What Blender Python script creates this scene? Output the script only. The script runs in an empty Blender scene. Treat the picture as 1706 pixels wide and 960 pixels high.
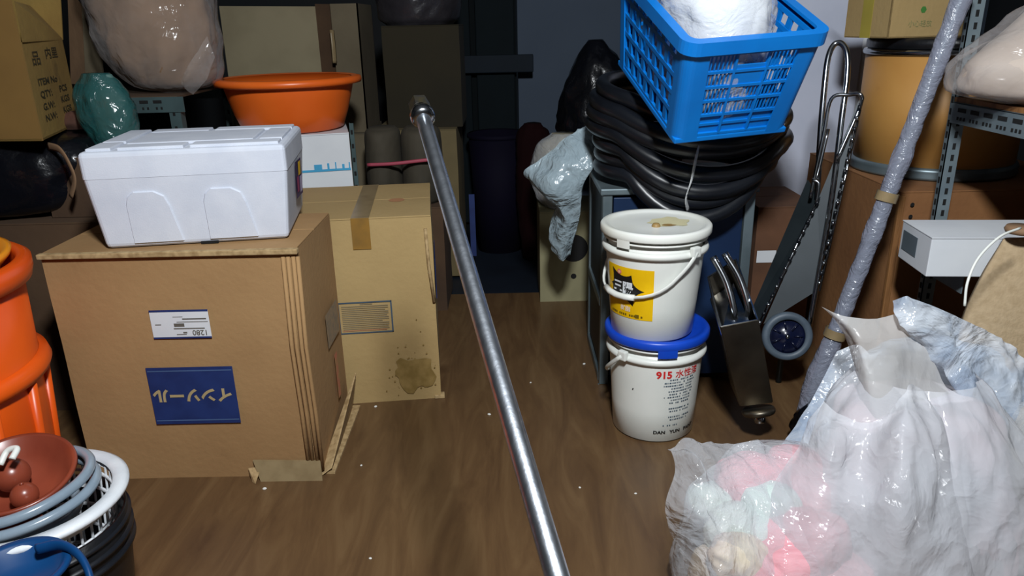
import bpy, bmesh, math, random
from mathutils import Vector, Matrix, noise
random.seed(7)
C = bpy.context.scene
COL = C.collection
# ---------------------------------------------------------------- camera, world, lights, exposure
CAM_H, FPX, PITCH, ROLL = 1.15, 1250.0, math.radians(19.5), math.radians(1.25)
cd = bpy.data.cameras.new('camera'); cam = bpy.data.objects.new('camera', cd); COL.objects.link(cam)
cd.sensor_width = 36.0; cd.lens = 36.0 * FPX / 1706.0; cd.clip_start = 0.02
cam.matrix_world = Matrix.Translation((0, 0, CAM_H)) @ Matrix.Rotation(math.pi/2 - PITCH, 4, 'X') @ Matrix.Rotation(-ROLL, 4, 'Z')
C.camera = cam
w = bpy.data.worlds.new('dim_room'); C.world = w; w.use_nodes = True
w.node_tree.nodes['Background'].inputs[0].default_value = (.55, .75, 1, 1)
w.node_tree.nodes['Background'].inputs[1].default_value = 0.004
def area(name, loc, target, size, power, col, sy=None):
    l = bpy.data.lights.new(name, 'AREA'); l.energy = power; l.color = col
    l.shape = 'RECTANGLE' if sy else 'DISK'; l.size = size
    if sy: l.size_y = sy
    o = bpy.data.objects.new(name, l); COL.objects.link(o); o.location = loc
    o.rotation_euler = (Vector(target) - Vector(loc)).to_track_quat('-Z', 'Y').to_euler()
    return o
area('ceiling_lamp', (.12, .15, 2.08), (.0, 1.8, .3), .22, 44, (.93, .97, 1))
C.view_settings.view_transform = 'Standard'; C.view_settings.look = 'None'
C.view_settings.gamma = 1; C.view_settings.use_curve_mapping = False
C.view_settings.exposure = 0.68

# ---------------------------------------------------------------- helpers
def P(px, py, y=None, z=None):
    """a point of the room seen at a pixel of the photograph, at a real depth y or height z"""
    u = px - 853; v = 480 - py
    a = u*math.cos(ROLL) + v*math.sin(ROLL); b = -u*math.sin(ROLL) + v*math.cos(ROLL)
    d = Vector((a, FPX*math.cos(PITCH) + b*math.sin(PITCH), -FPX*math.sin(PITCH) + b*math.cos(PITCH)))
    t = (z - CAM_H)/d.z if z is not None else y/d.y
    return d*t + Vector((0, 0, CAM_H))
def lin(c):
    return tuple(((x/255/12.92) if x/255 <= .04045 else ((x/255+.055)/1.055)**2.4) for x in c)
MATS = {}
def mat(name, c, rough=.6, metal=0, c2=None, scale=6, bump=0, bscale=40, amt=1, stretch=None, coat=0, trans=0, spots=None, alpha=1, sub=0, spec=.5):
    if name in MATS: return MATS[name]
    m = bpy.data.materials.new(name); m.use_nodes = True; n = m.node_tree.nodes; L = m.node_tree.links
    b = n['Principled BSDF']; b.inputs['Roughness'].default_value = rough; b.inputs['Metallic'].default_value = metal
    b.inputs['Coat Weight'].default_value = coat; b.inputs['Coat Roughness'].default_value = .15
    b.inputs['Transmission Weight'].default_value = trans; b.inputs['Alpha'].default_value = alpha
    b.inputs['Specular IOR Level'].default_value = spec
    if sub: b.inputs['Subsurface Weight'].default_value = sub; b.inputs['Subsurface Scale'].default_value = .02
    tc = n.new('ShaderNodeTexCoord'); mp = n.new('ShaderNodeMapping'); L.new(tc.outputs['Object'], mp.inputs[0])
    if stretch: mp.inputs['Scale'].default_value = stretch
    c = lin(c); c2 = lin(c2) if c2 else tuple(x*.82 for x in c)
    t = n.new('ShaderNodeTexNoise'); t.inputs['Scale'].default_value = scale; t.inputs['Detail'].default_value = 6; L.new(mp.outputs[0], t.inputs[0])
    r = n.new('ShaderNodeValToRGB'); r.color_ramp.elements[0].position = .38; r.color_ramp.elements[1].position = .66
    r.color_ramp.elements[0].color = (*c, 1); r.color_ramp.elements[1].color = (*c2, 1); L.new(t.outputs[0], r.inputs[0])
    out = r.outputs[0]
    if spots:      # (colour, scale, threshold) dirt with a shape of its own
        s = n.new('ShaderNodeTexNoise'); s.inputs['Scale'].default_value = spots[1]; s.inputs['Detail'].default_value = 8; L.new(tc.outputs['Object'], s.inputs[0])
        sr = n.new('ShaderNodeValToRGB'); sr.color_ramp.elements[0].position = spots[2]; sr.color_ramp.elements[1].position = min(1, spots[2]+.12); L.new(s.outputs[0], sr.inputs[0])
        mx = n.new('ShaderNodeMix'); mx.data_type = 'RGBA'; L.new(sr.outputs[0], mx.inputs['Factor']); L.new(out, mx.inputs['A']); mx.inputs['B'].default_value = (*lin(spots[0]), 1)
        out = mx.outputs['Result']
    L.new(out, b.inputs['Base Color'])
    if bump:
        q = n.new('ShaderNodeTexNoise'); q.inputs['Scale'].default_value = bscale; q.inputs['Detail'].default_value = 5; L.new(mp.outputs[0], q.inputs[0])
        bp = n.new('ShaderNodeBump'); bp.inputs['Strength'].default_value = bump; bp.inputs['Distance'].default_value = .01; L.new(q.outputs[0], bp.inputs['Height']); L.new(bp.outputs[0], b.inputs['Normal'])
    MATS[name] = m; return m
def film(name, tint, clear=.5, rough=.22, scale=14, bump=.5, col2=None):
    """thin plastic film: part see-through, part milky, glossy and creased"""
    m = bpy.data.materials.new(name); m.use_nodes = True; n = m.node_tree.nodes; L = m.node_tree.links
    b = n['Principled BSDF']; b.inputs['Roughness'].default_value = rough; b.inputs['Specular IOR Level'].default_value = .7
    b.inputs['Base Color'].default_value = (*lin(tint), 1)
    tc = n.new('ShaderNodeTexCoord')
    t = n.new('ShaderNodeTexNoise'); t.inputs['Scale'].default_value = scale*.45; t.inputs['Detail'].default_value = 4; t.inputs['Distortion'].default_value = 1.2; L.new(tc.outputs['Object'], t.inputs[0])
    if col2:
        r = n.new('ShaderNodeValToRGB'); r.color_ramp.elements[0].position = .42; r.color_ramp.elements[1].position = .6
        r.color_ramp.elements[0].color = (*lin(tint), 1); r.color_ramp.elements[1].color = (*lin(col2), 1); L.new(t.outputs[0], r.inputs[0]); L.new(r.outputs[0], b.inputs['Base Color'])
    va = n.new('ShaderNodeVectorMath'); va.operation = 'MULTIPLY_ADD'; va.inputs[1].default_value = (.16, .16, .16); L.new(t.outputs['Color'], va.inputs[0]); L.new(tc.outputs['Object'], va.inputs[2])
    v = n.new('ShaderNodeTexVoronoi'); v.feature = 'F1'; v.inputs['Scale'].default_value = scale*.9; v.inputs['Detail'].default_value = 1.6; v.inputs['Roughness'].default_value = .45; L.new(va.outputs[0], v.inputs['Vector'])
    bp = n.new('ShaderNodeBump'); bp.inputs['Strength'].default_value = bump; bp.inputs['Distance'].default_value = .02; L.new(v.outputs[0], bp.inputs['Height']); L.new(bp.outputs[0], b.inputs['Normal'])
    tr = n.new('ShaderNodeBsdfTransparent'); mx = n.new('ShaderNodeMixShader')
    lw = n.new('ShaderNodeLayerWeight'); lw.inputs[0].default_value = .35; L.new(bp.outputs[0], lw.inputs['Normal'])
    ma = n.new('ShaderNodeMapRange'); ma.inputs['To Min'].default_value = 1-clear; ma.inputs['To Max'].default_value = min(1, 1.25-clear*.8); L.new(lw.outputs['Facing'], ma.inputs['Value'])
    L.new(ma.outputs[0], mx.inputs[0]); L.new(tr.outputs[0], mx.inputs[1]); L.new(b.outputs[0], mx.inputs[2])
    L.new(mx.outputs[0], n['Material Output'].inputs[0])
    MATS[name] = m; return m

def thing(name, label, cat, loc=(0, 0, 0), rot=(0, 0, 0), group=None):
    o = bpy.data.objects.new(name, None); COL.objects.link(o); o.empty_display_size = .05
    o.location = loc; o.rotation_euler = rot; o['label'] = label; o['category'] = cat
    if group: o['group'] = group
    return o
def tag(o, label, cat, group=None):
    o['label'] = label; o['category'] = cat
    if group: o['group'] = group
    return o
def root_matrix(o):
    m = Matrix.LocRotScale(o.location, o.rotation_euler, o.scale)
    return root_matrix(o.parent) @ m if o.parent else m
def mk(name, V, F, m, parent=None, smooth=False, world=False, kind=None, label=None):
    V = [Vector(v) for v in V]
    if world and parent:
        inv = root_matrix(parent).inverted(); V = [inv @ v for v in V]
    loc = Vector((0, 0, 0))
    if parent is None:
        lo = [min(v[i] for v in V) for i in range(3)]; hi = [max(v[i] for v in V) for i in range(3)]
        loc = Vector(((lo[0]+hi[0])/2, (lo[1]+hi[1])/2, lo[2])); V = [v-loc for v in V]
    me = bpy.data.meshes.new(name); me.from_pydata(V, [], F)
    bm = bmesh.new(); bm.from_mesh(me); bmesh.ops.recalc_face_normals(bm, faces=bm.faces); bm.to_mesh(me); bm.free()
    me.materials.append(m)
    if smooth:
        me.polygons.foreach_set('use_smooth', [True]*len(me.polygons))
    o = bpy.data.objects.new(name, me); COL.objects.link(o); o.location = loc
    if parent: o.parent = parent
    if kind: o['kind'] = kind
    if label: o['label'] = label
    return o
class G:
    """collects shapes, then builds ONE mesh"""
    def __init__(s): s.V = []; s.F = []
    def add(s, V, F):
        k = len(s.V); s.V += [Vector(v) for v in V]; s.F += [tuple(i+k for i in f) for f in F]; return s
    def box(s, x0, x1, y0, y1, z0, z1, M=None, bev=0):
        if bev:
            bm = bmesh.new(); bmesh.ops.create_cube(bm, size=1)
            for v in bm.verts: v.co = Vector(((x0+x1)/2+v.co.x*(x1-x0), (y0+y1)/2+v.co.y*(y1-y0), (z0+z1)/2+v.co.z*(z1-z0)))
            bmesh.ops.bevel(bm, geom=bm.edges[:], offset=bev, segments=2, affect='EDGES', profile=.6)
            V = [v.co.copy() for v in bm.verts]; bm.verts.index_update(); F = [[v.index for v in f.verts] for f in bm.faces]; bm.free()
        else:
            V = [Vector(p) for p in ((x0,y0,z0),(x1,y0,z0),(x1,y1,z0),(x0,y1,z0),(x0,y0,z1),(x1,y0,z1),(x1,y1,z1),(x0,y1,z1))]
            F = [(0,3,2,1),(4,5,6,7),(0,1,5,4),(1,2,6,5),(2,3,7,6),(3,0,4,7)]
        if M: V = [M @ v for v in V]
        return s.add(V, F)
    def quadbox(s, pts, d):
        """slab: four corners and a thickness vector"""
        pts = [Vector(p) for p in pts]; d = Vector(d); n = len(pts)
        V = pts + [p+d for p in pts]
        F = [tuple(range(n)), tuple(range(2*n-1, n-1, -1))] + [(i, i+n, (i+1) % n+n, (i+1) % n) for i in range(n)]
        return s.add(V, F)
    def tube(s, pts, r, seg=10, cyc=False, flat=1.0, caps=True):
        pts = [Vector(p) for p in pts]; n = len(pts); R = r if isinstance(r, (list, tuple)) else [r]*n
        tans = []
        for i in range(n):
            a = pts[(i-1) % n] if (cyc or i) else pts[i]; b = pts[(i+1) % n] if (cyc or i < n-1) else pts[i]
            tans.append((b-a).normalized())
        t0 = tans[0]; u = t0.orthogonal().normalized()
        if abs(t0.z) < .9: u = (Vector((0, 0, 1)) - t0*t0.z).normalized()
        V = []; F = []
        for i in range(n):
            if i:
                q = tans[i-1].rotation_difference(tans[i]); u = (q @ u); u = (u - tans[i]*u.dot(tans[i])).normalized()
            w_ = tans[i].cross(u)
            for k in range(seg):
                a = 2*math.pi*k/seg; V.append(pts[i] + (u*math.cos(a) + w_*math.sin(a)*flat)*R[i])
        for i in range(n if cyc else n-1):
            j = (i+1) % n
            for k in range(seg):
                F.append((i*seg+k, i*seg+(k+1) % seg, j*seg+(k+1) % seg, j*seg+k))
        if not cyc and caps: F += [tuple(range(seg)), tuple((n-1)*seg+k for k in range(seg-1, -1, -1))]
        return s.add(V, F)
    def lathe(s, prof, c=(0, 0, 0), seg=48, sy=1, M=None, cap=False):
        c = Vector(c); V = []; F = []
        for r, z in prof:
            for k in range(seg):
                a = 2*math.pi*k/seg; V.append(Vector((r*math.cos(a), r*sy*math.sin(a), z)))
        for i in range(len(prof)-1):
            for k in range(seg):
                F.append((i*seg+k, i*seg+(k+1) % seg, (i+1)*seg+(k+1) % seg, (i+1)*seg+k))
        if cap: F += [tuple(range(seg-1, -1, -1)), tuple((len(prof)-1)*seg+k for k in range(seg))]
        V = [(M @ v if M else v) + c for v in V]
        return s.add(V, F)
    def grid(s, rows, close_u=False):
        nv = len(rows); nu = len(rows[0]); V = [p for r in rows for p in r]; F = []
        for j in range(nv-1):
            for i in range(nu if close_u else nu-1):
                F.append((j*nu+i, j*nu+(i+1) % nu, (j+1)*nu+(i+1) % nu, (j+1)*nu+i))
        return s.add(V, F)
    def build(s, name, m, parent=None, smooth=False, world=False, kind=None, label=None, solid=0):
        o = mk(name, s.V, s.F, m, parent, smooth, world, kind, label)
        if solid:
            md = o.modifiers.new('solid', 'SOLIDIFY'); md.thickness = solid; md.offset = 0
        return o
def struct(name, g, m, smooth=False):
    o = g.build(name, m, None, smooth); o['kind'] = 'structure'; return o
def spline(pts, n, cyc=False):
    pts = [Vector(p) for p in pts]; k = len(pts); out = []
    segs = k if cyc else k-1
    for i in range(segs):
        p1 = pts[i]; p2 = pts[(i+1) % k]
        p0 = pts[(i-1) % k] if (cyc or i) else p1*2-p2
        p3 = pts[(i+2) % k] if (cyc or i < k-2) else p2*2-p1
        for j in range(n):
            t = j/n
            out.append(.5*((2*p1) + (p2-p0)*t + (2*p0-5*p1+4*p2-p3)*t*t + (3*p1-p0-3*p2+p3)*t**3))
    if not cyc: out.append(pts[-1])
    return out
def fn(p, s=1.0): return noise.noise(Vector(p)*s)
_r = random.Random(11)
FOLDS = [(Vector((_r.gauss(0, 1), _r.gauss(0, 1), _r.gauss(0, .55))).normalized(), _r.uniform(0, 9), f, w_) for f, w_ in ((.55, .55), (.8, .5), (1.1, .34), (1.7, .2), (2.6, .12))]
def crease(p, s):
    """sharp folds as film makes them"""
    p = Vector(p)*s*3.0; q = noise.noise(p*.28)*1.3; v = 0
    for d, ph, fr, wt in FOLDS:
        x = (p.dot(d)*fr + ph + q) % 2; v += wt*abs(x-1)
    return v
def sheet(rows, sub=8, amp=.008, s=9, seed=0, edge=True):
    """smooth patch through control rows, with creases along its normal"""
    a = [spline(r, sub) for r in rows]
    cols = [spline([a[j][i] for j in range(len(a))], sub) for i in range(len(a[0]))]
    grid = [[cols[i][j] for i in range(len(cols))] for j in range(len(cols[0]))]
    out = []
    for j, r in enumerate(grid):
        o = []
        for i, p in enumerate(r):
            a1 = r[min(i+1, len(r)-1)]-r[max(i-1, 0)]; b1 = grid[min(j+1, len(grid)-1)][i]-grid[max(j-1, 0)][i]
            n = a1.cross(b1); n = n.normalized() if n.length > 1e-9 else Vector((0, 0, 1))
            q = p+Vector((seed, seed*.7, 0))
            o.append(p + n*amp*(crease(q, s)-.7))
        out.append(o)
    return out
def loft(sections, nu=84, nv=44, fold=.05, fs=5, seed=0, pleat=0, pn=14, cap_top=True):
    """sections: (cx, cy, z, rx, ry); returns rows for a crumpled sack"""
    S = [Vector((a[0], a[1], a[2])) for a in sections]; Rr = [Vector((a[3], a[4], 0)) for a in sections]
    n = max(2, nv//(len(sections)-1))
    cs = spline(S, n); rs = spline(Rr, n); rows = []
    for j, (c, r) in enumerate(zip(cs, rs)):
        row = []; t = j/(len(cs)-1)
        for i in range(nu):
            a = 2*math.pi*i/nu; ca, sa = math.cos(a), math.sin(a)
            p = Vector((c.x + max(r.x, .004)*ca, c.y + max(r.y, .004)*sa, c.z))
            f = fold*(crease(p+Vector((seed, 0, seed)), fs)-.7)
            if pleat: f += pleat*t*t*math.sin(a*pn + 3*fn((ca*2, sa*2, seed)))
            row.append(Vector((c.x + max(r.x, .004)*ca*(1+f*1.0), c.y + max(r.y, .004)*sa*(1+f), c.z + .35*f*min(r.x, r.y)*(1 if 0 < t else 0))))
        rows.append(row)
    return rows
def sack(name, sections, m, parent=None, world=True, **k):
    rows = loft(sections, **k); g = G(); g.grid(rows, True); nu = len(rows[0])
    base = len(rows[0])*(len(rows)-1)
    g.F += [tuple(range(nu-1, -1, -1)), tuple(base+i for i in range(nu))]
    return g.build(name, m, parent, True, world)
_font = {}
def text_geo(body, size, align='CENTER', bold=0):
    cu = bpy.data.curves.new('t', 'FONT'); cu.body = body; cu.size = size; cu.align_x = align; cu.align_y = 'CENTER'
    cu.resolution_u = 3; cu.offset = bold
    o = bpy.data.objects.new('t', cu); COL.objects.link(o); bpy.context.view_layer.update()
    me = bpy.data.meshes.new_from_object(o.evaluated_get(bpy.context.evaluated_depsgraph_get()))
    V = [v.co.copy() for v in me.vertices]; F = [tuple(p.vertices) for p in me.polygons]
    bpy.data.objects.remove(o); bpy.data.curves.remove(cu); bpy.data.meshes.remove(me)
    return V, F
def frame(o, x, y):
    """matrix: local x, y along the given vectors on a surface, z out of it"""
    x = Vector(x).normalized(); z = x.cross(Vector(y)).normalized(); y = z.cross(x)
    m = Matrix((x, y, z)).transposed().to_4x4(); m.translation = Vector(o); return m
def print_text(g, body, size, M, bold=0, sx=1):
    V, F = text_geo(body, size, bold=bold); g.add([M @ Vector((v.x*sx, v.y, 0)) for v in V], F)

# ---------------------------------------------------------------- materials
M_card = mat('cardboard', (160, 126, 84), .85, c2=(148, 114, 74), scale=3, bump=.12, bscale=60, spots=((112, 84, 50), 3.1, .66))
M_card2 = mat('cardboard_pale', (172, 146, 98), .85, c2=(160, 134, 88), scale=3, bump=.12, bscale=60, spots=((96, 78, 40), 4.3, .70))
M_cardy = mat('cardboard_yellow', (150, 122, 62), .85, c2=(134, 106, 52), scale=4, bump=.15, bscale=50, spots=((74, 54, 26), 6, .68))
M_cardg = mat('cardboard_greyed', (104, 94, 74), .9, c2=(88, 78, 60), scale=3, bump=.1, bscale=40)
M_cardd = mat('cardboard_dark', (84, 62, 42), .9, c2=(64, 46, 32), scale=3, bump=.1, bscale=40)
M_cardo = mat('cardboard_olive_shaded', (40, 34, 17), .9, c2=(33, 28, 14), scale=3)  # olive board darkened; the dim far end is put into its colour
M_cardb = mat('cardboard_brown', (150, 104, 62), .85, c2=(128, 86, 50), scale=3, bump=.15, bscale=50)
M_edge = mat('cardboard_edge', (176, 150, 108), .9, c2=(140, 114, 76), scale=60)
M_tape = mat('packing_tape', (142, 106, 50), .25, c2=(126, 96, 50), scale=20)
M_tapeg = mat('worn_tape', (142, 124, 92), .3, c2=(128, 110, 80), scale=20)
M_foam = mat('white_foam', (206, 211, 222), .75, c2=(196, 202, 215), scale=12, bump=.06, bscale=300)
M_white = mat('white_plastic', (226, 228, 222), .35, c2=(214, 218, 212), scale=5, spots=((150, 140, 110), 7, .72))
M_whitep = mat('white_paper', (214, 218, 222), .7, c2=(204, 208, 214), scale=5)
M_blue = mat('blue_ink', (26, 48, 104), .6, c2=(20, 40, 92), scale=20)
M_bluelid = mat('blue_plastic_lid', (20, 74, 196), .35, c2=(14, 62, 176), scale=8)
M_crate = mat('blue_crate_plastic', (0, 120, 208), .42, c2=(0, 108, 192), scale=6, spots=((130, 160, 190), 9, .74))
M_or = mat('orange_plastic', (226, 88, 14), .35, c2=(212, 76, 10), scale=4)
M_or2 = mat('yellow_orange_plastic', (238, 150, 30), .35, c2=(226, 130, 20), scale=4)
M_basin = mat('orange_basin_plastic', (232, 108, 36), .35, c2=(222, 96, 28), scale=3)
M_black = mat('black_rubber', (22, 25, 31), .33, c2=(15, 17, 22), scale=6)
M_blackp = mat('black_plastic', (14, 15, 18), .35, c2=(20, 21, 25), scale=6, bump=.4, bscale=14)
M_blackbag = mat('black_bag_film', (10, 11, 15), .22, c2=(14, 16, 22), scale=6, bump=.9, bscale=12)
M_steel = mat('polished_steel', (176, 180, 184), .2, 1, c2=(150, 154, 160), scale=30, stretch=(1, 1, .1))
M_pole = mat('brushed_pole_steel', (196, 202, 210), .34, 1, c2=(176, 182, 190), scale=60, bump=.05, bscale=120)
M_dullst = mat('dull_stainless', (128, 120, 106), .42, 1, c2=(100, 94, 84), scale=9, spots=((60, 56, 50), 14, .68))
M_brass = mat('worn_brass', (186, 172, 130), .3, 1, c2=(150, 150, 150), scale=60)
M_shelf = mat('grey_slotted_steel', (122, 136, 142), .45, .3, c2=(108, 122, 130), scale=12)
M_shelft = mat('teal_grey_steel', (72, 92, 94), .5, .3, c2=(62, 80, 82), scale=12)
M_cab = mat('galvanised_steel', (120, 134, 140), .4, .5, c2=(96, 110, 116), scale=8)
M_cabin = mat('dark_steel_panel', (40, 48, 52), .5, .4, c2=(30, 38, 42), scale=8)
M_cabblue = mat('blue_painted_steel', (28, 50, 84), .4, .2, c2=(22, 42, 74), scale=5)
M_hole = mat('hole_shade', (8, 9, 10), .9)  # near-black colour stands for the shade inside holes and notches
M_drum = mat('fibre_drum_board', (190, 140, 74), .5, c2=(174, 122, 60), scale=3, spots=((140, 90, 36), 5, .62))
M_grey = mat('grey_rubber', (84, 96, 108), .5, c2=(70, 82, 94), scale=20)
M_navy = mat('navy_hub_plastic', (16, 22, 48), .25, c2=(12, 16, 36), scale=20)
M_terra = mat('terracotta_plastic', (138, 66, 46), .3, c2=(118, 52, 36), scale=8)
M_tubing = mat('grey_clear_tubing', (140, 154, 166), .2, c2=(122, 138, 152), scale=10, coat=.3)
M_basket = mat('basket_white', (218, 222, 226), .45, c2=(200, 206, 212), scale=12, bump=.1, bscale=80)
M_bluebowl = mat('blue_basin_plastic', (10, 62, 112), .4, c2=(8, 54, 100), scale=4)
M_yellow = mat('label_yellow', (236, 190, 8), .4, c2=(228, 180, 6), scale=20)
M_ink = mat('black_ink', (14, 14, 16), .5)
M_inkg = mat('faded_ink', (96, 92, 84), .6)
M_inkb = mat('slate_ink', (66, 84, 100), .6)
M_red = mat('red_ink', (206, 40, 40), .5)
M_gold = mat('pale_gold_print', (176, 158, 116), .6)
M_cyan = mat('cyan_ink', (60, 160, 206), .5)
M_kraft = mat('kraft_paper', (136, 106, 78), .8, c2=(116, 90, 66), scale=5, bump=.5, bscale=9)
M_burlap = mat('beige_board', (178, 156, 124), .9, c2=(166, 144, 112), scale=60, bump=.25, bscale=120)
M_sackp = mat('pinkish_sack', (186, 172, 160), .7, c2=(172, 152, 138), scale=4, bump=.6, bscale=7)
M_pink = mat('pink_packaging', (226, 130, 142), .6, c2=(232, 168, 172), scale=6)
M_mint = mat('mint_packaging', (196, 216, 206), .6, c2=(222, 224, 214), scale=6)
M_cream = mat('cream_packaging', (222, 204, 170), .6, c2=(214, 190, 186), scale=6)
M_greyfill = mat('grey_contents', (186, 188, 196), .7, c2=(210, 184, 188), scale=5)
M_bluefill = mat('slate_contents', (112, 128, 146), .6, c2=(160, 172, 188), scale=6)
M_whfill = mat('white_contents', (226, 230, 234), .6, c2=(206, 212, 220), scale=7)
M_string = mat('pink_string', (170, 70, 88), .6)
M_sacko = mat('dull_paper_sack', (66, 60, 48), .85, c2=(50, 46, 36), scale=5, bump=.5, bscale=8)  # sack tone lowered to carry the far end's shade
M_purple = mat('shaded_purple_plastic', (9, 6, 26), .8, spec=.15)  # purple pushed near black to stand for the unlit aisle end
M_dred = mat('shaded_red_cloth', (26, 6, 8), .9, spec=.1)  # red deepened to near black; aisle shade is in the colour
M_wood = mat('timber', (150, 104, 58), .7, c2=(112, 74, 40), scale=5, stretch=(8, 8, 1), bump=.2, bscale=30)
M_crumb = mat('crumb_white', (225, 225, 220), .8)
F_clear = film('clear_bag_film', (222, 226, 232), .78, .14, 16, .55)
F_milky = film('milky_bag_film', (214, 216, 222), .58, .2, 11, .5)
F_milky2 = film('milky_flap_film', (204, 202, 200), .42, .24, 8, .35)
F_blue = film('bluish_bag_film', (170, 186, 208), .38, .2, 16, .5, col2=(222, 230, 240))
F_teal = film('teal_bag_film', (38, 92, 92), .5, .2, 14, .6)
F_sack = film('clear_wrap_film', (196, 190, 188), .86, .14, 10, .7)
F_grey = film('grey_bag_film', (176, 196, 206), .35, .22, 14, .7)
F_wrap = film('pole_wrap_film', (150, 154, 172), .45, .2, 30, .35)

# floor: brown wood-look sheet flooring
def floor_mat():
    m = bpy.data.materials.new('wood_look_floor'); m.use_nodes = True; n = m.node_tree.nodes; L = m.node_tree.links; b = n['Principled BSDF']
    tc = n.new('ShaderNodeTexCoord'); mp = n.new('ShaderNodeMapping'); mp.inputs['Scale'].default_value = (7, 1.1, 1); L.new(tc.outputs['Object'], mp.inputs[0])
    t = n.new('ShaderNodeTexNoise'); t.inputs['Scale'].default_value = 2.2; t.inputs['Detail'].default_value = 9; t.inputs['Roughness'].default_value = .62; t.inputs['Distortion'].default_value = .9; L.new(mp.outputs[0], t.inputs[0])
    r = n.new('ShaderNodeValToRGB'); e = r.color_ramp.elements; e[0].position = .3; e[1].position = .72
    e[0].color = (*lin((82, 60, 40)), 1); e[1].color = (*lin((112, 88, 60)), 1); k = e.new(.52); k.color = (*lin((98, 74, 49)), 1); L.new(t.outputs[0], r.inputs[0])
    t2 = n.new('ShaderNodeTexNoise'); t2.inputs['Scale'].default_value = 3.2; t2.inputs['Detail'].default_value = 3; L.new(tc.outputs['Object'], t2.inputs[0])
    r2 = n.new('ShaderNodeValToRGB'); r2.color_ramp.elements[0].position = .27; r2.color_ramp.elements[1].position = .36
    r2.color_ramp.elements[0].color = (.5, .45, .45, 1); r2.color_ramp.elements[1].color = (1, 1, 1, 1); L.new(t2.outputs[0], r2.inputs[0])
    mx = n.new('ShaderNodeMix'); mx.data_type = 'RGBA'; mx.blend_type = 'MULTIPLY'; mx.inputs['Factor'].default_value = .8; L.new(r.outputs[0], mx.inputs['A']); L.new(r2.outputs[0], mx.inputs['B'])
    L.new(mx.outputs['Result'], b.inputs['Base Color']); b.inputs['Roughness'].default_value = .34; b.inputs['Specular IOR Level'].default_value = .45
    bp = n.new('ShaderNodeBump'); bp.inputs['Strength'].default_value = .08; L.new(t.outputs[0], bp.inputs['Height']); L.new(bp.outputs[0], b.inputs['Normal'])
    return m
# ---------------------------------------------------------------- the setting
struct('floor', G().box(-2.6, 2.6, -1.2, 3.18, -.05, 0), floor_mat())
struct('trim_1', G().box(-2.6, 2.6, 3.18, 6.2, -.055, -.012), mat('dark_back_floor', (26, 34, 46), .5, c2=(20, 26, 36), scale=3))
M_wall = mat('slate_wall_shaded', (70, 82, 98), .8, c2=(62, 74, 90), scale=1.5)  # slate lowered in tone; the back zone's dimness sits in the colour
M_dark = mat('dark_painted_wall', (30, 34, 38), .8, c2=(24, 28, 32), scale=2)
M_wallw = mat('lavender_white_wall', (206, 210, 226), .75, c2=(188, 194, 212), scale=2.5, spots=((120, 128, 148), 2.0, .62))
struct('wall_back', G().box(.06, 2.6, 4.3, 4.4, -.055, 2.7), M_wall)
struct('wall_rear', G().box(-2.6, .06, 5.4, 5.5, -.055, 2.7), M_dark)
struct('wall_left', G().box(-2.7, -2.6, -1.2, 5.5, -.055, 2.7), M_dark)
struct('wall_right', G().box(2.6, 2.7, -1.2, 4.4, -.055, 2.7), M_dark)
M_wp = mat('pale_painted_wall', (128, 132, 136), .8, c2=(118, 122, 126), scale=2)
struct('ceiling', G().box(-2.7, 2.7, -1.2, 2.8, 2.7, 2.8), M_wp)
struct('unseen_soffit', G().box(-2.7, 2.7, 2.8, 5.5, 2.2, 2.8), M_dark)  # unseen dark soffit, added to cut ceiling bounce on the back
struct('wall_front', G().box(-2.7, 2.7, -1.3, -1.2, -.05, 2.8), M_wp)
struct('wall_pier', G().box(.72, 1.335, 2.95, 3.12, -.012, 2.7), M_wallw)
g = G(); g.tube([(1.37, 2.98, .0), (1.37, 2.98, 2.7)], .028, 16); struct('trim_2', g, mat('white_pipe', (232, 234, 238), .4), True)

# steel locker door in the dark rear room
t = thing('steel_locker', 'dark teal steel locker with a crossbar, darkened further for the dim rear room', 'locker', (-.15, 4.2, -.012))
g = G().box(-.28, .2, .05, .45, 0, 2.3); g.build('body', mat('locker_teal_shaded', (6, 13, 16), .8, 0, spec=.15), t)  # near-black teal and low specular hold the rear room's darkness
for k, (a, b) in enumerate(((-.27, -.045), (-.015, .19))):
    G().box(a, b, 0, .045, .08, 2.25, bev=.006).build('door', mat('locker_door_shaded', (8, 19, 24), .75, 0, spec=.15), t)  # door teal darkened for shade like the body
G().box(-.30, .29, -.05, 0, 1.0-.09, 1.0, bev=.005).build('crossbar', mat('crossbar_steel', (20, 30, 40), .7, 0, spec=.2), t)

# ---------------------------------------------------------------- cartons
def carton_body(g, w, d, h, bulge=.006, seed=0, n=10):
    """box of board: slightly bulging walls, softened corners, open nowhere"""
    bm = bmesh.new(); bmesh.ops.create_cube(bm, size=1)
    bmesh.ops.subdivide_edges(bm, edges=bm.edges[:], cuts=n, use_grid_fill=True)
    for v in bm.verts:
        x, y, z = v.co
        fx = (1-(2*y)**2)*(1-(2*z)**2); fy = (1-(2*x)**2)*(1-(2*z)**2)
        p = Vector((x*w, y*d, (z+.5)*h))
        nz = fn(p+Vector((seed, seed, 0)), 5)
        if abs(x) > .499: p.x += (1 if x > 0 else -1)*(bulge*fx + .4*bulge*nz)
        if abs(y) > .499: p.y += (1 if y > 0 else -1)*(bulge*fy + .4*bulge*nz)
        v.co = p
    bm.verts.index_update()
    g.add([v.co.copy() for v in bm.verts], [[v.index for v in f.verts] for f in bm.faces]); bm.free(); return g
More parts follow.
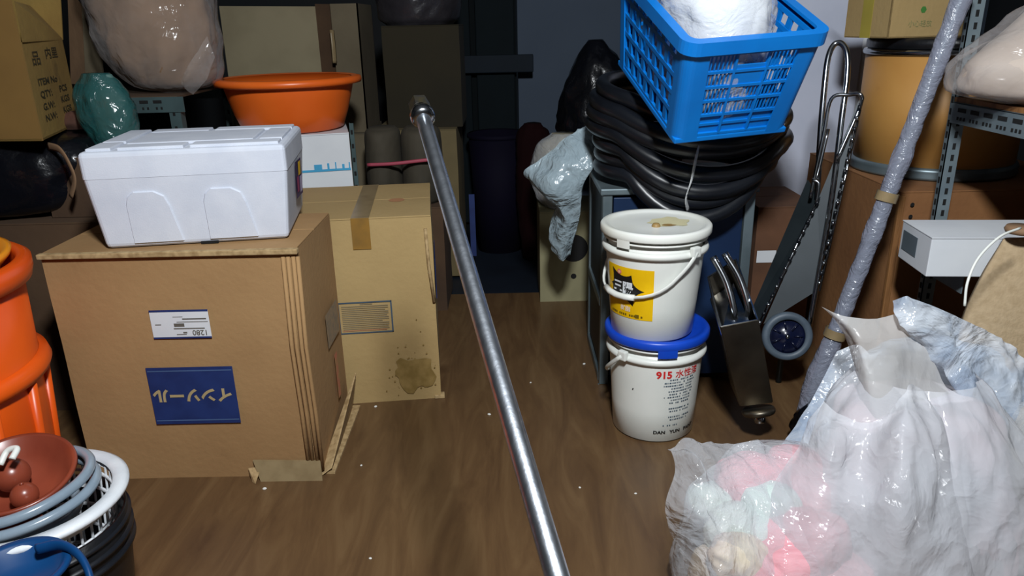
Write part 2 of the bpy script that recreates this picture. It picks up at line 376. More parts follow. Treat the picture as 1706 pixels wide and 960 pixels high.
def carton(name, label, x0, x1, y0, y1, z0, z1, m, rz=0, flaps='y', tape=M_tapeg, seed=0, bulge=.006, cat='box', group=None, drop=True, lean=(0, 0)):
    w, d, h = x1-x0, y1-y0, z1-z0
    t = thing(name, label, cat, ((x0+x1)/2, (y0+y1)/2, z0), (lean[0], lean[1], rz), group)
    th = .005
    carton_body(G(), w, d, h-th, bulge, seed).build('body', m, t)
    if flaps == 'y':     # seam runs along x
        G().box(-w/2, w/2, -d/2-.001, -.0015, h-th+.0005, h, bev=.0015).build('flap', m, t)
        G().box(-w/2, w/2, .0015, d/2+.001, h-th+.0005, h, bev=.0015).build('flap', m, t)
    elif flaps == 'x':
        G().box(-w/2-.001, -.0015, -d/2, d/2, h-th+.0005, h, bev=.0015).build('flap', m, t)
        G().box(.0015, w/2+.001, -d/2, d/2, h-th+.0005, h, bev=.0015).build('flap', m, t)
    return t, w, d, h
# large carton in front left
big, w, d, h = carton('cardboard_carton', 'large brown cardboard carton with blue label, under the white foam box', -1.148, -.525, 1.76, 2.12, 0, .642, M_card, seed=1, bulge=.004)
ey = -d/2-.0075
def patch(g, x0, x1, z0, z1, y): g.add([(x0, y, z0), (x1, y, z0), (x1, y, z1), (x0, y, z1)], [(0, 1, 2, 3)])
# rim of corrugated board where the lid flap ends
G().box(-w/2-.004, w/2+.006, -d/2-.014, -d/2+.004, h-.012, h+.001, bev=.003).build('torn_edge', M_edge, big)
g = G()
for k, xx in enumerate((.275, .287, .300, .311)):
    g.tube([(xx+.004, -d/2-.004, h-.02), (xx+.006*fn((k, 0, 0)), -d/2-.011, h*.6), (xx+.004, -d/2-.011, h*.3), (xx+.003, -d/2-.006, .02)], .0055, 8, flat=.8)
g.build('crushed_corner_fold', M_card, big, True)
G().box(w/2-.03, w/2+.032, -d/2+.002, d/2+.02, -.0, .006).build('bottom_flap', M_edge, big)
G().quadbox([(w/2-.01, -d/2-.012, .0), (w/2+.022, -d/2-.0, .02), (w/2+.03, d/2, .13), (w/2+.005, d/2, .0)], (.004, 0, 0)).build('torn_side_flap', M_edge, big)
G().quadbox([(.13, -d/2-.01, .055), (w/2, -d/2-.012, .05), (w/2+.005, -d/2-.03, .0), (.15, -d/2-.028, .0)], (0, .004, 0)).build('loose_tape_flap', M_tapeg, big)
G().quadbox([(.115, -d/2-.01, .03), (.15, -d/2-.012, .035), (.14, -d/2-.04, .001), (.128, -d/2-.03, .001)], (0, .003, 0)).build('paper_tatter', M_edge, big)
DZ, BX0, BX1, BZ0, BZ1 = .064, -.108, .1145, .170, .334
# white label, upside down
lab = G(); patch(lab, -.085, .062, .352+DZ, .425+DZ, ey-.0012); lab = lab.build('shipping_label', M_whitep, big)
s = G(); patch(s, -.085, .062, .422+DZ, .4275+DZ, ey-.0018); patch(s, -.085, .062, .350+DZ, .3545+DZ, ey-.0018); s.build('label_border', M_blue, lab)
Mflip = lambda x, z, y=ey-.0022: frame((x, y, z), (-1, 0, 0), (0, 0, -1))
g = G(); print_text(g, '1280', .02, Mflip(.035, .366+DZ), .0003)
for (a, b, c, dd) in ((-.025, 0, .36, .362), (-.075, -.06, .387, .3895), (-.03, .048, .3755, .3785), (-.028, -.002, .382, .391), (-.02, .058, .394, .3955), (-.005, .055, .401, .4045), (-.028, -.003, .408, .4095), (-.008, .002, .364, .368)):
    patch(g, a, b, c+DZ, dd+DZ, ey-.002)
g.build('label_print', M_inkg, lab); lab.location.x = .014
bl = G(); patch(bl, BX0, BX1, BZ0, BZ1, ey-.0012); bl = bl.build('blue_label', M_blue, big)
for za in (BZ1-.012, BZ0+.009):
    g = G(); patch(g, BX0+.003, BX1-.003, za, za+.0035, ey-.0018); g.build('label_line', mat('blue_line', (70, 96, 140), .6), bl)
g = G(); print_text(g, 'インソール', .042, Mflip((BX0+BX1)/2-.002, (BZ0+BZ1)/2+.004, ey-.0024), .0018, .98); g.build('label_lettering', M_gold, bl)
# side label
g = G().add([(w/2+.0105, -.02, .30), (w/2+.0105, .12, .30), (w/2+.0105, .12, .40), (w/2+.0105, -.02, .40)], [(0, 1, 2, 3)]); g.build('side_print', mat('side_print', (150, 128, 100), .8, c2=(128, 116, 100), scale=80), big)
g = G().add([(w/2+.0108, .03, .12), (w/2+.0108, .06, .12), (w/2+.0108, .06, .26), (w/2+.0108, .03, .26)], [(0, 1, 2, 3)]); g.build('red_stamp', mat('red_stamp', (186, 110, 84), .8, c2=(168, 130, 86), scale=50), big)

# second carton behind
c2, w, d, h = carton('cardboard_carton', 'pale brown cardboard carton with blue framed print and a stained lower corner', -.75, -.262, 2.165, 2.65, 0, .612, M_card2, rz=.10, seed=4, bulge=.004)
ey = -d/2-.0045
def toward(x, z): return (x+.4925, ey-.0012, z)
G().box(.008, .062, -d/2-.003, d/2, h+.0004, h+.0016).build('top_tape', M_tapeg, c2)
g = G(); patch(g, .008, .062, h-.095, h+.001, ey-.001); g.build('front_tape', M_tape, c2)
g = G()
X0, X1, Z0, Z1 = P(553, 530, y=2.14).x+.4975, P(643, 530, y=2.14).x+.4975, .245, .350
for (a, b, c, e) in ((X0, X1, Z1-.0045, Z1), (X0, X1, Z0, Z0+.0045), (X0, X0+.0045, Z0, Z1), (X1-.0045, X1, Z0, Z1)): patch(g, a, b, c, e, ey-.0014)
fr = g.build('print_frame', M_inkb, c2)
g = G()
for k in range(13):
    z = Z1-.016-k*.0062
    patch(g, X0+.011, X1-.012-(.03*random.random() if k % 3 == 2 else 0), z, z+.0027, ey-.0014)
patch(g, .012, .05, Z1-.0095, Z1-.0065, ey-.0014)
g.build('printed_lines', mat('faint_print', (138, 124, 96), .8), fr)
g = G(); patch(g, X0+.01, X1-.02, Z0+.009, Z0+.012, ey-.0014); g.build('red_line', mat('faint_red', (176, 122, 88), .8), fr)
g = G().lathe([(.0, h+.0008), (.026, h+.0008)], (.135, -.02, 0), 20); g.build('red_stamp', mat('faint_red_stamp', (172, 122, 84), .8), c2)
g = G()
rr = random.Random(3)
stain = mat('damp_stain', (120, 96, 46), .9, c2=(142, 116, 66), scale=30)
def blot(cx, cz, r, seed):
    pts = []
    for k in range(26):
        a = 2*math.pi*k/26; q = r*(1+.45*fn((math.cos(a)*1.5+seed, math.sin(a)*1.5, 0))+.18*fn((math.cos(a)*6+seed, math.sin(a)*6, 3)))
        pts.append((min(cx+q*math.cos(a), w/2-.004), ey-.0010, max(cz+q*math.sin(a)*.95, .004)))
    return pts
for (a, b, r) in ((.165, .095, .062),):
    p = blot(a, b, r, a*9); g.add(p, [tuple(range(len(p)))])
for k in range(70):
    a = .165+rr.gauss(0, .05); b = .10+rr.gauss(0, .055); r = rr.uniform(.001, .0035)
    if a > w/2-.006 or b < .008: continue
    g.add([(a+r*math.cos(q*1.05), ey-.0011, b+r*math.sin(q*1.05)) for q in range(6)], [tuple(range(6))])
g.build('damp_stain', stain, c2, kind='stuff')
G().box(w/2-.02, w/2+.012, -d/2-.006, -d/2+.02, -0, .012, bev=.002).build('bottom_edge', M_edge, c2)
G().box(w/2+.004, w/2+.0055, -.20, .02, .33, .46).build('blue_print', M_blue, c2)
# crushed front corner strip
g = G(); g.tube([(w/2-.018, -d/2-.004, h-.04), (w/2-.014, -d/2-.008, h*.75), (w/2-.004, -d/2-.007, h*.55)], .005, 8); g.build('corner_dent', M_edge, c2, True)

# ---------------------------------------------------------------- white foam box
fb = thing('foam_box', 'white polystyrene foam box with moulded lid on the large brown carton', 'box', (-.805, 1.98, .644), (0, 0, math.radians(8.5))); fb.scale = (.94, .97, 1.03)
def taper_box(x0, x1, y0, y1, z0, z1, tx, ty, bev=.012, seam=None):
    bm = bmesh.new(); bmesh.ops.create_cube(bm, size=1)
    for v in bm.verts:
        s_ = 1 if v.co.z > 0 else 0
        v.co = Vector(((x0+x1)/2+v.co.x*((x1-x0)-(0 if s_ else tx)), (y0+y1)/2+v.co.y*((y1-y0)-(0 if s_ else ty)), z0 if not s_ else z1))
    bmesh.ops.bevel(bm, geom=[e for e in bm.edges if not (seam is not None and all(abs(v.co.z-seam) < 1e-5 for v in e.verts))], offset=bev, segments=3, affect='EDGES', profile=.5)
    bm.verts.index_update(); V = [v.co.copy() for v in bm.verts]; F = [[v.index for v in f.verts] for f in bm.faces]; bm.free(); return V, F
g = G().add(*taper_box(-.25, .25, -.19, .19, .0, .1695, .036, .03, .012, .1695)); g.build('body', M_foam, fb)
g = G().add(*taper_box(-.2515, .2515, -.1915, .1915, .170, .232, .001, .001, .012, .170)); lid = g.build('lid', M_foam, fb)
g = G()    # raised panels of the lid with channels between them
for (a, b, c, e) in ((-.235, -.175, -.175, -.07), (-.235, -.175, -.055, .175), (-.16, .0, -.175, -.115), (.015, .235, -.175, -.115), (-.16, .16, -.10, .10), (-.16, .0, .115, .175), (.015, .235, .115, .175), (.175, .235, -.10, .10)):
    g.box(a, b, c, e, .228, .2385, bev=.0035)
g.build('lid_relief', M_foam, lid)
def arch(cx, wd, ht):
    pts = [(cx-wd/2, .012), (cx-wd/2, ht-.03), (cx-wd/2+.006, ht-.012), (cx-wd/2+.022, ht), (cx+wd/2-.035, ht), (cx+wd/2-.012, ht-.012), (cx+wd/2-.003, ht-.035), (cx+wd/2+.016, .012)]
    return pts
for cx in (-.105, .085):
    a = arch(cx, .105, .135); g = G()
    front = [Vector((x, -.1765-(z/.168)*.015-.003, z)) for x, z in a]; n = len(front)
    # panel standing proud of the wall with chamfered rim
    outer = [Vector((cx+(p.x-cx)*1.07, p.y+.008, p.z*1.03 if p.z > .02 else p.z)) for p in front]
    g.add(front+outer, [tuple(range(n))]+[(i, i+n, (i+1) % n+n, (i+1) % n) for i in range(n)])
    g.build('moulded_panel', M_foam, fb)
G().box(.006, .05, -.178, -.17, 0, .006).build('vent_notch', M_hole, fb)
st = G().add([(.2425, -.04, .07), (.250, .05, .07), (.2535, .05, .165), (.2485, -.04, .165)], [(0, 1, 2, 3)]); 
for v in st.V: v.x += .004
st = st.build('sticker', mat('sticker_navy', (52, 44, 84), .5, c2=(70, 50, 96), scale=30), fb)
def side_patch(nm, y0, y1, z0, z1, m, off=.006):
    f_ = lambda y, z: (.2425+(z-.07)*.06+(y+.04)*.06+off, y, z)
    G().add([f_(y0, z0), f_(y1, z0), f_(y1, z1), f_(y0, z1)], [(0, 1, 2, 3)]).build(nm, m, st)
side_patch('sticker_yellow', -.005, .03, .125, .16, M_yellow); side_patch('sticker_magenta', -.03, .0, .085, .125, mat('magenta', (150, 50, 100), .5)); side_patch('sticker_pale', .012, .045, .078, .12, mat('pale_violet', (190, 180, 214), .5))

# ---------------------------------------------------------------- basin on white box
wb, w, d, h = carton('white_carton', 'white cardboard box with a cyan stripe under the orange basin', -1.08, -.612, 2.70, 3.02, .25, .785, M_whitep, rz=.24, flaps='x', bulge=.002)
g = G(); patch(g, -.2, w/2-.004, h-.135, h-.127, -d/2-.004); st_ = g.build('cyan_stripe', M_cyan, wb)
g = G()
for a, ww, hh in ((.10, .04, .026), (.147, .01, .03), (.175, .006, .034), (.20, .012, .022), (.224, .006, .03)): patch(g, a-.0, a+ww*.7, h-.127, h-.127+hh*.7, -d/2-.0042)
g.build('stripe_lettering', M_cyan, wb)
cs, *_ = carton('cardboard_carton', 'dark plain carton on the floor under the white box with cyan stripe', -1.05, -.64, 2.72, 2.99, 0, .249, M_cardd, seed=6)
BSCALE = .94
bs = thing('plastic_basin', 'wide round orange plastic basin standing on the white box', 'basin', (-.815, 2.90, .788))
prof = [(.0, 0), (.185, 0), (.200, .006), (.222, .06), (.240, .12), (.252, .165), (.262, .172), (.262, .176), (.284, .178), (.288, .185), (.284, .193), (.262, .194), (.250, .190), (.236, .13), (.215, .06), (.195, .014), (.18, .010), (0, .010)]
G().lathe(prof[:6]+prof[12:], (0, 0, 0), 72).build('bowl', M_basin, bs, True)
G().lathe([(.248, .160), (.262, .166), (.284, .168), (.288, .178), (.284, .190), (.262, .194), (.248, .190)], (0, 0, 0), 72).build('rim', M_basin, bs, True)

bs.scale = (.93, .93, .98)
# steel angle post by the white box
def slotted(g, p0, p1, xdir, width, th, holes, pitch=.05, slot=True, w2=.035):
    pass
def angle_post(parent, name, x, y, z0, z1, m, wx=.035, wy=.035, sx=1, sy=1, pitch=.05):
    """slotted angle iron: two flanges, with holes laid on as dark slabs for their inner shade"""
    g = G().box(min(0, wx*sx), max(0, wx*sx), 0, .0025, z0, z1).box(0, .0025, min(0, wy*sy), max(0, wy*sy), z0, z1)
    g.V = [v+Vector((x, y, 0)) for v in g.V]
    o = g.build(name, m, parent); h = G(); z = z0+.03; k = 0
    while z < z1-.02:
        h.box(x+wx*sx*.55-.004, x+wx*sx*.55+.004, y-.0012, y-.0002, z, z+.016)
        h.box(x-.0012, x-.0002, y+wy*sy*.5-.004, y+wy*sy*.5+.004, z, z+.016)
        z += pitch
    h.build('slot_holes', M_hole, o, kind='stuff'); return o
ps = thing('angle_iron_post', 'thin grey angle iron post standing right beside the white box', 'post', (-.576, 2.745, 0))
angle_post(ps, 'upright', 0, 0, 0, .82, M_shelft, .018, .018)
G().box(-.02, .03, -.02, .03, 0, .004).build('foot_plate', M_shelft, ps)

# ---------------------------------------------------------------- left rack, with clear bag
lr = thing('steel_rack', 'teal grey slotted steel rack at the back left carrying the clear bag', 'shelf', (-1.09, 2.55, -.083))
for (x, y, sx, sy) in ((0, 0, -1, 1), (-1.2, 0, 1, 1), (0, .5, -1, -1), (-1.2, .5, 1, -1)): angle_post(lr, 'post', x, y, .083, 1.02, M_shelft, .035, .035, sx, sy)
for z in (.975, .2):
    o = G().box(-1.2, .02, -.004, -.001, z, z+.05).box(-1.2, 0, .5, .503, z, z+.05).build('beam', M_shelft, lr)
    hh = G(); x = -1.16
    while x < -.05:
        hh.box(x, x+.028, -.0055, -.0042, z+.03, z+.04); hh.box(x+.006, x+.012, -.0055, -.0042, z+.01, z+.018); hh.box(x+.022, x+.028, -.0055, -.0042, z+.01, z+.018); x += .045
    hh.build('slot_holes', M_hole, o, kind='stuff')
    G().box(-1.2, .0, 0, .5, z+.045, z+.052).build('shelf_board', M_cardd, lr)
c = P(266, 75, y=2.75); zb = .945
cb = thing('clear_bag', 'big clear plastic bag of brown packing on the teal grey rack', 'bag', (c.x, 2.76, zb))
sec = [(c.x+.04, 2.76, zb, .05, .08), (c.x+.03, 2.76, zb+.03, .15, .14), (c.x, 2.76, zb+.14, .205, .17), (c.x-.01, 2.76, zb+.28, .215, .18), (c.x-.02, 2.76, zb+.42, .22, .18), (c.x-.02, 2.76, zb+.55, .2, .16), (c.x-.02, 2.76, zb+.62, .08, .08)]
sack('film', sec, F_sack, cb, fold=.10, fs=6, seed=3)
sack('brown_filling', [(a-.0, b, z+.01, rx*.86, ry*.86) for a, b, z, rx, ry in sec], M_kraft, cb, fold=.20, fs=6, seed=9)
g = G(); g.grid(sheet([[P(300, 140, y=2.58), P(320, 100, y=2.56), P(345, 60, y=2.58)], [P(320, 158, y=2.56), P(345, 130, y=2.53), P(358, 95, y=2.56)]], 8, .012, 14)); g.build('loose_tail', F_sack, cb, True, True)
# board behind, leaning sheet
bd = thing('cardboard_sheet', 'tall narrow folded cardboard sheet standing behind the yellowish carton', 'cardboard', P(140, 120, y=2.9))
g = G(); a = [P(112, -20, y=2.9), P(133, -20, y=2.88), P(150, 10, y=2.9), P(165, 140, y=2.9), P(140, 140, y=2.88), P(128, 70, y=2.87)]
for q in a: pass
g.quadbox([P(112, -20, y=2.9), P(135, 10, y=2.86), P(142, 140, y=2.86), P(118, 140, y=2.9)], (0, .012, 0)).build('panel', M_kraft, bd, False, True)
g = G().quadbox([P(136, 10, y=2.86), P(160, 8, y=2.92), P(172, 140, y=2.92), P(143, 140, y=2.86)], (0, .012, 0)); g.build('folded_panel', M_cardg, bd, False, True)

# ---------------------------------------------------------------- yellowish open carton top left
yz0 = P(60, 235, y=2.22).z
# a low stack below it
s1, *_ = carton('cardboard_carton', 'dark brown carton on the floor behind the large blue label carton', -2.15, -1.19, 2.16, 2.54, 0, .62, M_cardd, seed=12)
dk = sack('garbage_bag', [(-1.62, 2.33, .622, .20, .12), (-1.60, 2.32, .65, .30, .16), (-1.58, 2.32, .74, .34, .17), (-1.58, 2.33, .80, .36, .17), (-1.60, 2.33, .845, .33, .15), (-1.6, 2.33, .858, .25, .12)], M_blackbag, None, fold=.10, fs=6, seed=21)
tag(dk, 'black glossy garbage bag squeezed under the yellowish open carton', 'bag')
kp = sack('paper_package', [(-1.60, 2.05, .622, .12, .05), (-1.60, 2.05, .66, .15, .07), (-1.60, 2.05, .76, .15, .07), (-1.60, 2.06, .84, .14, .06), (-1.6, 2.06, .85, .10, .05)], M_kraft, None, fold=.10, fs=7, seed=31)
tag(kp, 'crumpled brown paper package at the left edge beside the garbage bag', 'package')
sp = spline([P(80, 243, y=2.2), P(100, 250, y=2.15), P(116, 275, y=2.12), P(124, 300, y=2.12), P(118, 328, y=2.13)], 6)
g = G().tube(sp, .011, 6, flat=.3); tag(g.build('tape_strip', M_kraft, None, True), 'tan paper strip hanging over the black garbage bag', 'strip')
yc = thing('open_carton', 'yellowish cardboard carton with black print and raised flaps, top left', 'box', P(62, 232, y=2.12), (0, 0, math.radians(0)))
A = P(70, 235, y=2.12); zB = A.z                     # nearest lower corner
def Q(px, y, z): q = P(px, 100, y=y); return Vector((q.x, y, z))
top = P(58, 70, y=2.12).z
x_c = A.x; xr = P(134, 205, y=2.36); xl = x_c-.42
H_ = top-zB
# left (front) face and right face meet at the near corner
fl = [(xl, 2.16, zB), (x_c, 2.12, zB), (x_c, 2.12, top+.13), (xl, 2.16, top+.13)]
G().quadbox(fl, (0.001, .006, 0)).build('front_panel', mat('cardboard_front', (126, 96, 46), .85, c2=(112, 84, 40), scale=3), yc, False, True)
B_ = P(133, 205, z=zB); xr2 = B_.x; yr2 = B_.y; KL = math.hypot(xr2-x_c, yr2-2.12)/.32
fr_ = [(x_c, 2.12, zB), (xr2, yr2, zB), (xr2, yr2, top), (x_c, 2.12, top)]
side = G().quadbox(fr_, (-.006, .001, 0)).build('side_panel', M_cardy, yc, False, True)
G().quadbox([(xr2, yr2, zB), (xl, yr2+.03, zB), (xl, yr2+.03, top), (xr2, yr2, top)], (0, -.006, 0)).build('back_panel', M_cardy, yc, False, True)
G().quadbox([(xl, 2.16, zB), (xl, yr2+.03, zB), (xl, yr2+.03, top), (xl, 2.16, top)], (.006, 0, 0)).build('left_panel', M_cardy, yc, False, True)
G().quadbox([(xl, 2.16, zB), (x_c, 2.12, zB), (xr2, yr2, zB), (xl, yr2+.03, zB)], (0, 0, .006)).build('bottom_panel', M_cardy, yc, False, True)
G().quadbox([(x_c+.002, 2.13, top), (xr2, yr2, top), (xr2-.09, yr2+.02, top+.10), (x_c-.02, 2.17, top+.10)], (0, 0, .005)).build('side_flap', M_cardy, yc, False, True)
G().quadbox([(xr2, yr2, top), (xl, yr2+.03, top), (xl, yr2+.07, top+.26), (xr2+.02, yr2+.04, top+.26)], (0, .005, 0)).build('back_flap', M_cardy, yc, False, True)
e1 = Vector((xr2-x_c, yr2-2.12, 0)).normalized()
def ym(s_, z, off=.0015):
    o = Vector((x_c, 2.12, zB)) + e1*s_*KL + Vector((e1.y, -e1.x, 0))*off; o.z = zB+z
    return frame(o, e1, (0, 0, 1))
for body, s_, z in (('ITEM No', .13, H_*.58), ('QTY:', .10, H_*.45), ('G.W:', .10, H_*.32), ('N.W:', .10, H_*.20), ('PCS', .235, H_*.46), ('KGS', .235, H_*.34), ('KGS', .235, H_*.22)):
    g = G(); print_text(g, body, .026, ym(s_, z), .0006, 1.5*KL); g.build('lettering', mat('olive_ink', (60, 52, 30), .7), side, False, True)
for body, sz, s_, z in (('内里', .034, .20, .86), ('品', .042, .08, .82)):
    g = G(); print_text(g, body, sz, ym(s_, H_*z), .0004, 1.5*KL); g.build('lettering', MATS['olive_ink'], side, False, True)
# teal bag
tz = .80
tb = thing('teal_bag', 'teal green plastic bag hanging between the yellowish carton and the foam box', 'bag', (-1.27, 2.32, tz))
sec = [P(192, 250, y=2.35), P(190, 225, y=2.35), P(178, 185, y=2.35), P(165, 150, y=2.35), P(160, 122, y=2.35)]
rr_ = [(.06, .05), (.075, .06), (.085, .06), (.075, .05), (.04, .03)]
sack('film', [(p.x, 2.35, p.z, *r) for p, r in zip(sec, rr_)], F_teal, tb, fold=.16, fs=9, seed=5)
sack('filling', [(p.x+.015, 2.35, p.z-.004, r[0]*.7, r[1]*.7) for p, r in zip(sec, rr_)], mat('greenish_filling', (54, 98, 96), .7, c2=(110, 134, 126), scale=8), tb, fold=.12, fs=9, seed=8)
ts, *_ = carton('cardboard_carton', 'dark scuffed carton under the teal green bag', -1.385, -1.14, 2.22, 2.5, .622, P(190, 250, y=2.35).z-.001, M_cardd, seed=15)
# reddish brown rag between carton and black bag
rg = sack('brown_rag', [(-1.37, 2.42, .862, .05, .04), (-1.37, 2.42, .882, .07, .05), (-1.36, 2.42, .905, .055, .035), (-1.36, 2.42, .915, .02, .02)], mat('brown_cloth', (96, 60, 46), .9, c2=(70, 44, 34), scale=8), None, fold=.2, fs=12, seed=2)
tag(rg, 'small reddish brown crumpled rag beneath the teal green bag', 'rag')

# ---------------------------------------------------------------- back left cartons
def at(px0, px1, py, y): return P(px0, py, y=y).x, P(px1, py, y=y).x
x0, x1 = at(380, 537, 130, 3.42); x2 = at(380, 603, 130, 3.42)[1]
zt = P(460, 8, y=3.42).z; zs = P(590, 222, y=3.42).z
a_, *_ = carton('cardboard_carton', 'brown carton on the floor below the tall greyed one behind the basin', x0-.02, x2, 3.40, 3.85, 0, zs, M_cardg, seed=17)
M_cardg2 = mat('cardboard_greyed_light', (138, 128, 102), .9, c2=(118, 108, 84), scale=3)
up = thing('open_carton', 'tall greyed open carton standing behind the orange basin', 'box', ((x0+x2)/2, 3.6, zs))
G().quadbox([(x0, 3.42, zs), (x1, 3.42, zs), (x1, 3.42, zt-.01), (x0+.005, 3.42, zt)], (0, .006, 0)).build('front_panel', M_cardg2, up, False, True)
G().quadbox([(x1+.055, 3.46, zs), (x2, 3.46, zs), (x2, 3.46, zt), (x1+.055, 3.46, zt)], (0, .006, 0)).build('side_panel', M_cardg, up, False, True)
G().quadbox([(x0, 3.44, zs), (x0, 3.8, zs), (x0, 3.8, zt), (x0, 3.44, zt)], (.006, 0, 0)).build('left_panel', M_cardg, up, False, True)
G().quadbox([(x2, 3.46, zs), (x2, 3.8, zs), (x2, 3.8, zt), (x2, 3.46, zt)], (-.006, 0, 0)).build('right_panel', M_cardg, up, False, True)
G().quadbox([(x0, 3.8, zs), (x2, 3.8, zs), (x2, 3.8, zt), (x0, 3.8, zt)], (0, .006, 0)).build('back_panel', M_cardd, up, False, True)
G().quadbox([(x1, 3.42, zs), (x1+.055, 3.5, zs), (x1+.055, 3.5, zt), (x1, 3.42, zt)], (.0, .006, 0)).build('inner_fold', M_cardd, up, False, True)
tp = spline([P(553, 50, y=3.43), P(556, 80, y=3.42), P(558, 105, y=3.42)], 5)
G().tube(tp, .011, 6, flat=.2).build('torn_tape', M_tapeg, up, True, True)
# carton A, olive box, pack, sacks
zA = P(740, 240, y=3.45).z
x0, x1 = at(612, 764, 300, 3.45)
ca, *_ = carton('cardboard_carton', 'tan carton at the aisle end behind the stained carton, blue print low', x0+.05, x1, 3.44, 3.9, 0, .70, mat('cardboard_tan_shaded', (112, 98, 66), .85), seed=19)  # tan darkened so the colour includes far-end shade
G().box((x1-x0)/2+.02, (x1-x0)/2+.046, -.2345, -.2335, .10, .40).build('blue_print', M_blue, ca)
x0, x1 = at(642, 768, 120, 3.55); z1 = P(700, 42, y=3.52).z
oc, *_ = carton('cardboard_carton', 'shade-darkened olive brown carton stacked above the tan aisle end carton', x0, x1, 3.52, 3.92, .701, z1, M_cardo, seed=22)
gp = sack('plastic_pack', [((x0+x1)/2-.02, 3.7, z1+.001, .15, .14), ((x0+x1)/2-.02, 3.7, z1+.04, .185, .16), ((x0+x1)/2-.02, 3.7, z1+.16, .19, .16), ((x0+x1)/2-.02, 3.7, z1+.22, .1, .1)], mat('dark_grey_wrap', (52, 50, 54), .25, c2=(40, 38, 42), scale=8, bump=.6, bscale=12), None, fold=.06, fs=8, seed=6)
tag(gp, 'dark grey plastic wrapped pack on top of the olive brown carton', 'package')
zf = P(660, 330, y=3.1).z
cc, *_ = carton('cardboard_carton', 'low dark carton under the paper sacks with pink string', P(608, 300, y=3.1).x-.02, P(735, 300, y=3.1).x+.01, 2.98, 3.3, 0, .45, M_cardd, seed=23)
for (pa, pb, tint, lab_) in ((608, 668, 0, 'left of two dull paper sacks tied with pink string'), (668, 735, 1, 'right of two dull paper sacks tied with pink string')):
    xa = P(pa, 250, y=3.1).x; xb = P(pb, 250, y=3.1).x; xm = (xa+xb)/2; r = (xb-xa)/2
    zt_ = P(650, 212, y=3.1).z
    o = sack('paper_sack', [(xm, 3.12, .451, r*.85, .10), (xm, 3.12, .48, r, .12), (xm, 3.12, (.45+zt_)/2, r*1.02, .12), (xm, 3.12, zt_-.03, r*.96, .11), (xm, 3.12, zt_, r*.7, .07)], M_sacko, None, fold=.05, fs=9, seed=40+pa)
    tag(o, lab_, 'sack')
g = G().tube(spline([P(612, 275, y=2.985), P(655, 273, y=2.975), P(700, 268, y=2.975), P(738, 264, y=2.985)], 6), .0075, 6, flat=.5)
tag(g.build('pink_string', M_string, None, True), 'pink plastic string stretched across the two paper sacks', 'string')
# dark things at the aisle end
pu = thing('plastic_bucket', 'purple plastic bucket darkened for the gloom at the aisle end', 'bucket', (-.06, 3.95, -.012))
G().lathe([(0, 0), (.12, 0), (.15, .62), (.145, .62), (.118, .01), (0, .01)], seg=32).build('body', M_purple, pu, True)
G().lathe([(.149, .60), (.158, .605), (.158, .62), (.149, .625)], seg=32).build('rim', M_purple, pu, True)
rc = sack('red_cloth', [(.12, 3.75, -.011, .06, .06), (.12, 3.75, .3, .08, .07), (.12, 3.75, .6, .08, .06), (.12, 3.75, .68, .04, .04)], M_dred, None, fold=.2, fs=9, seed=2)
tag(rc, 'red cloth bundle darkened for the shade beside the purple bucket', 'cloth')

# ---------------------------------------------------------------- middle right: far items
bc, w, d, h = carton('cream_carton', 'small cream carton with a black dot behind the steel cabinet', .122, .37, 3.06, 3.36, 0, .40, mat('cream_board', (150, 144, 110), .8), seed=25, bulge=.001)
G().lathe([(0, 0), (.012, 0)], (.02, -.1525, .115), 20, M=Matrix.Rotation(math.pi/2, 4, 'X')).build('black_dot', M_ink, bc)
G().lathe([(0, 0), (.06, 0)], (.02, -.152, .24), 32, M=Matrix.Rotation(math.pi/2, 4, 'X')).build('round_print', M_ink, bc)
bb = thing('clear_bag', 'clear bag of pale beige things on top of the small cream carton', 'bag', (.22, 3.15, .40))
sec = [(.22, 3.16, .402, .07, .07), (.2, 3.16, .45, .09, .09), (.18, 3.16, .56, .09, .09), (.2, 3.16, .66, .085, .08), (.23, 3.16, .71, .05, .05)]
sack('film', sec, F_clear, bb, fold=.12, fs=10, seed=6)
sack('filling', [(a, b, z, x*.85, y*.85) for a, b, z, x, y in sec], mat('beige_filling', (150, 144, 124), .6, c2=(110, 104, 88), scale=9), bb, fold=.22, fs=14, seed=16)
bk, *_ = carton('cardboard_carton', 'dark carton behind the steel cabinet carrying the tall black bag', .40, .92, 3.2, 3.62, 0, .66, M_cardd, seed=27)
p = P(985, 140, y=3.35)
tbg = sack('garbage_bag', [(p.x+.02, 3.4, .661, .13, .13), (p.x+.02, 3.4, .70, .16, .15), (p.x+.03, 3.4, .86, .15, .14), (p.x+.03, 3.4, .98, .10, .10), (p.x+.02, 3.4, P(985, 66, y=3.4).z, .03, .03)], M_blackbag, None, fold=.14, fs=8, seed=77)
tag(tbg, 'tall pointed black garbage bag behind the hose coil and blue crate', 'bag')

# ---------------------------------------------------------------- steel cabinet
cbx0, cbx1, cby0, cby1, cbz = .285, .755, 2.26, 2.66, .665
cab = thing('steel_cabinet', 'low galvanised steel cabinet with blue door under the black hose coil', 'cabinet', (cbx0, cby0, 0))
W_, D_ = cbx1-cbx0, cby1-cby0
for (x, y) in ((0, 0), (0, D_-.03), (W_-.03, 0), (W_-.03, D_-.03)): G().box(x, x+.03, y, y+.03, 0, cbz-.02, bev=.003).build('corner_post', M_cab, cab)
G().box(-.008, W_+.008, -.008, D_+.008, cbz-.02, cbz, bev=.004).build('top_panel', M_cab, cab)
G().box(.034, W_-.034, .004, .022, .03, cbz-.03, bev=.003).build('door', M_cabblue, cab)
G().box(.006, .012, .03, D_-.03, .30, cbz-.02).build('side_panel', M_cabin, cab)
G().box(.006, .012, .03, D_-.03, .04, .27).build('side_panel', M_cabin, cab)
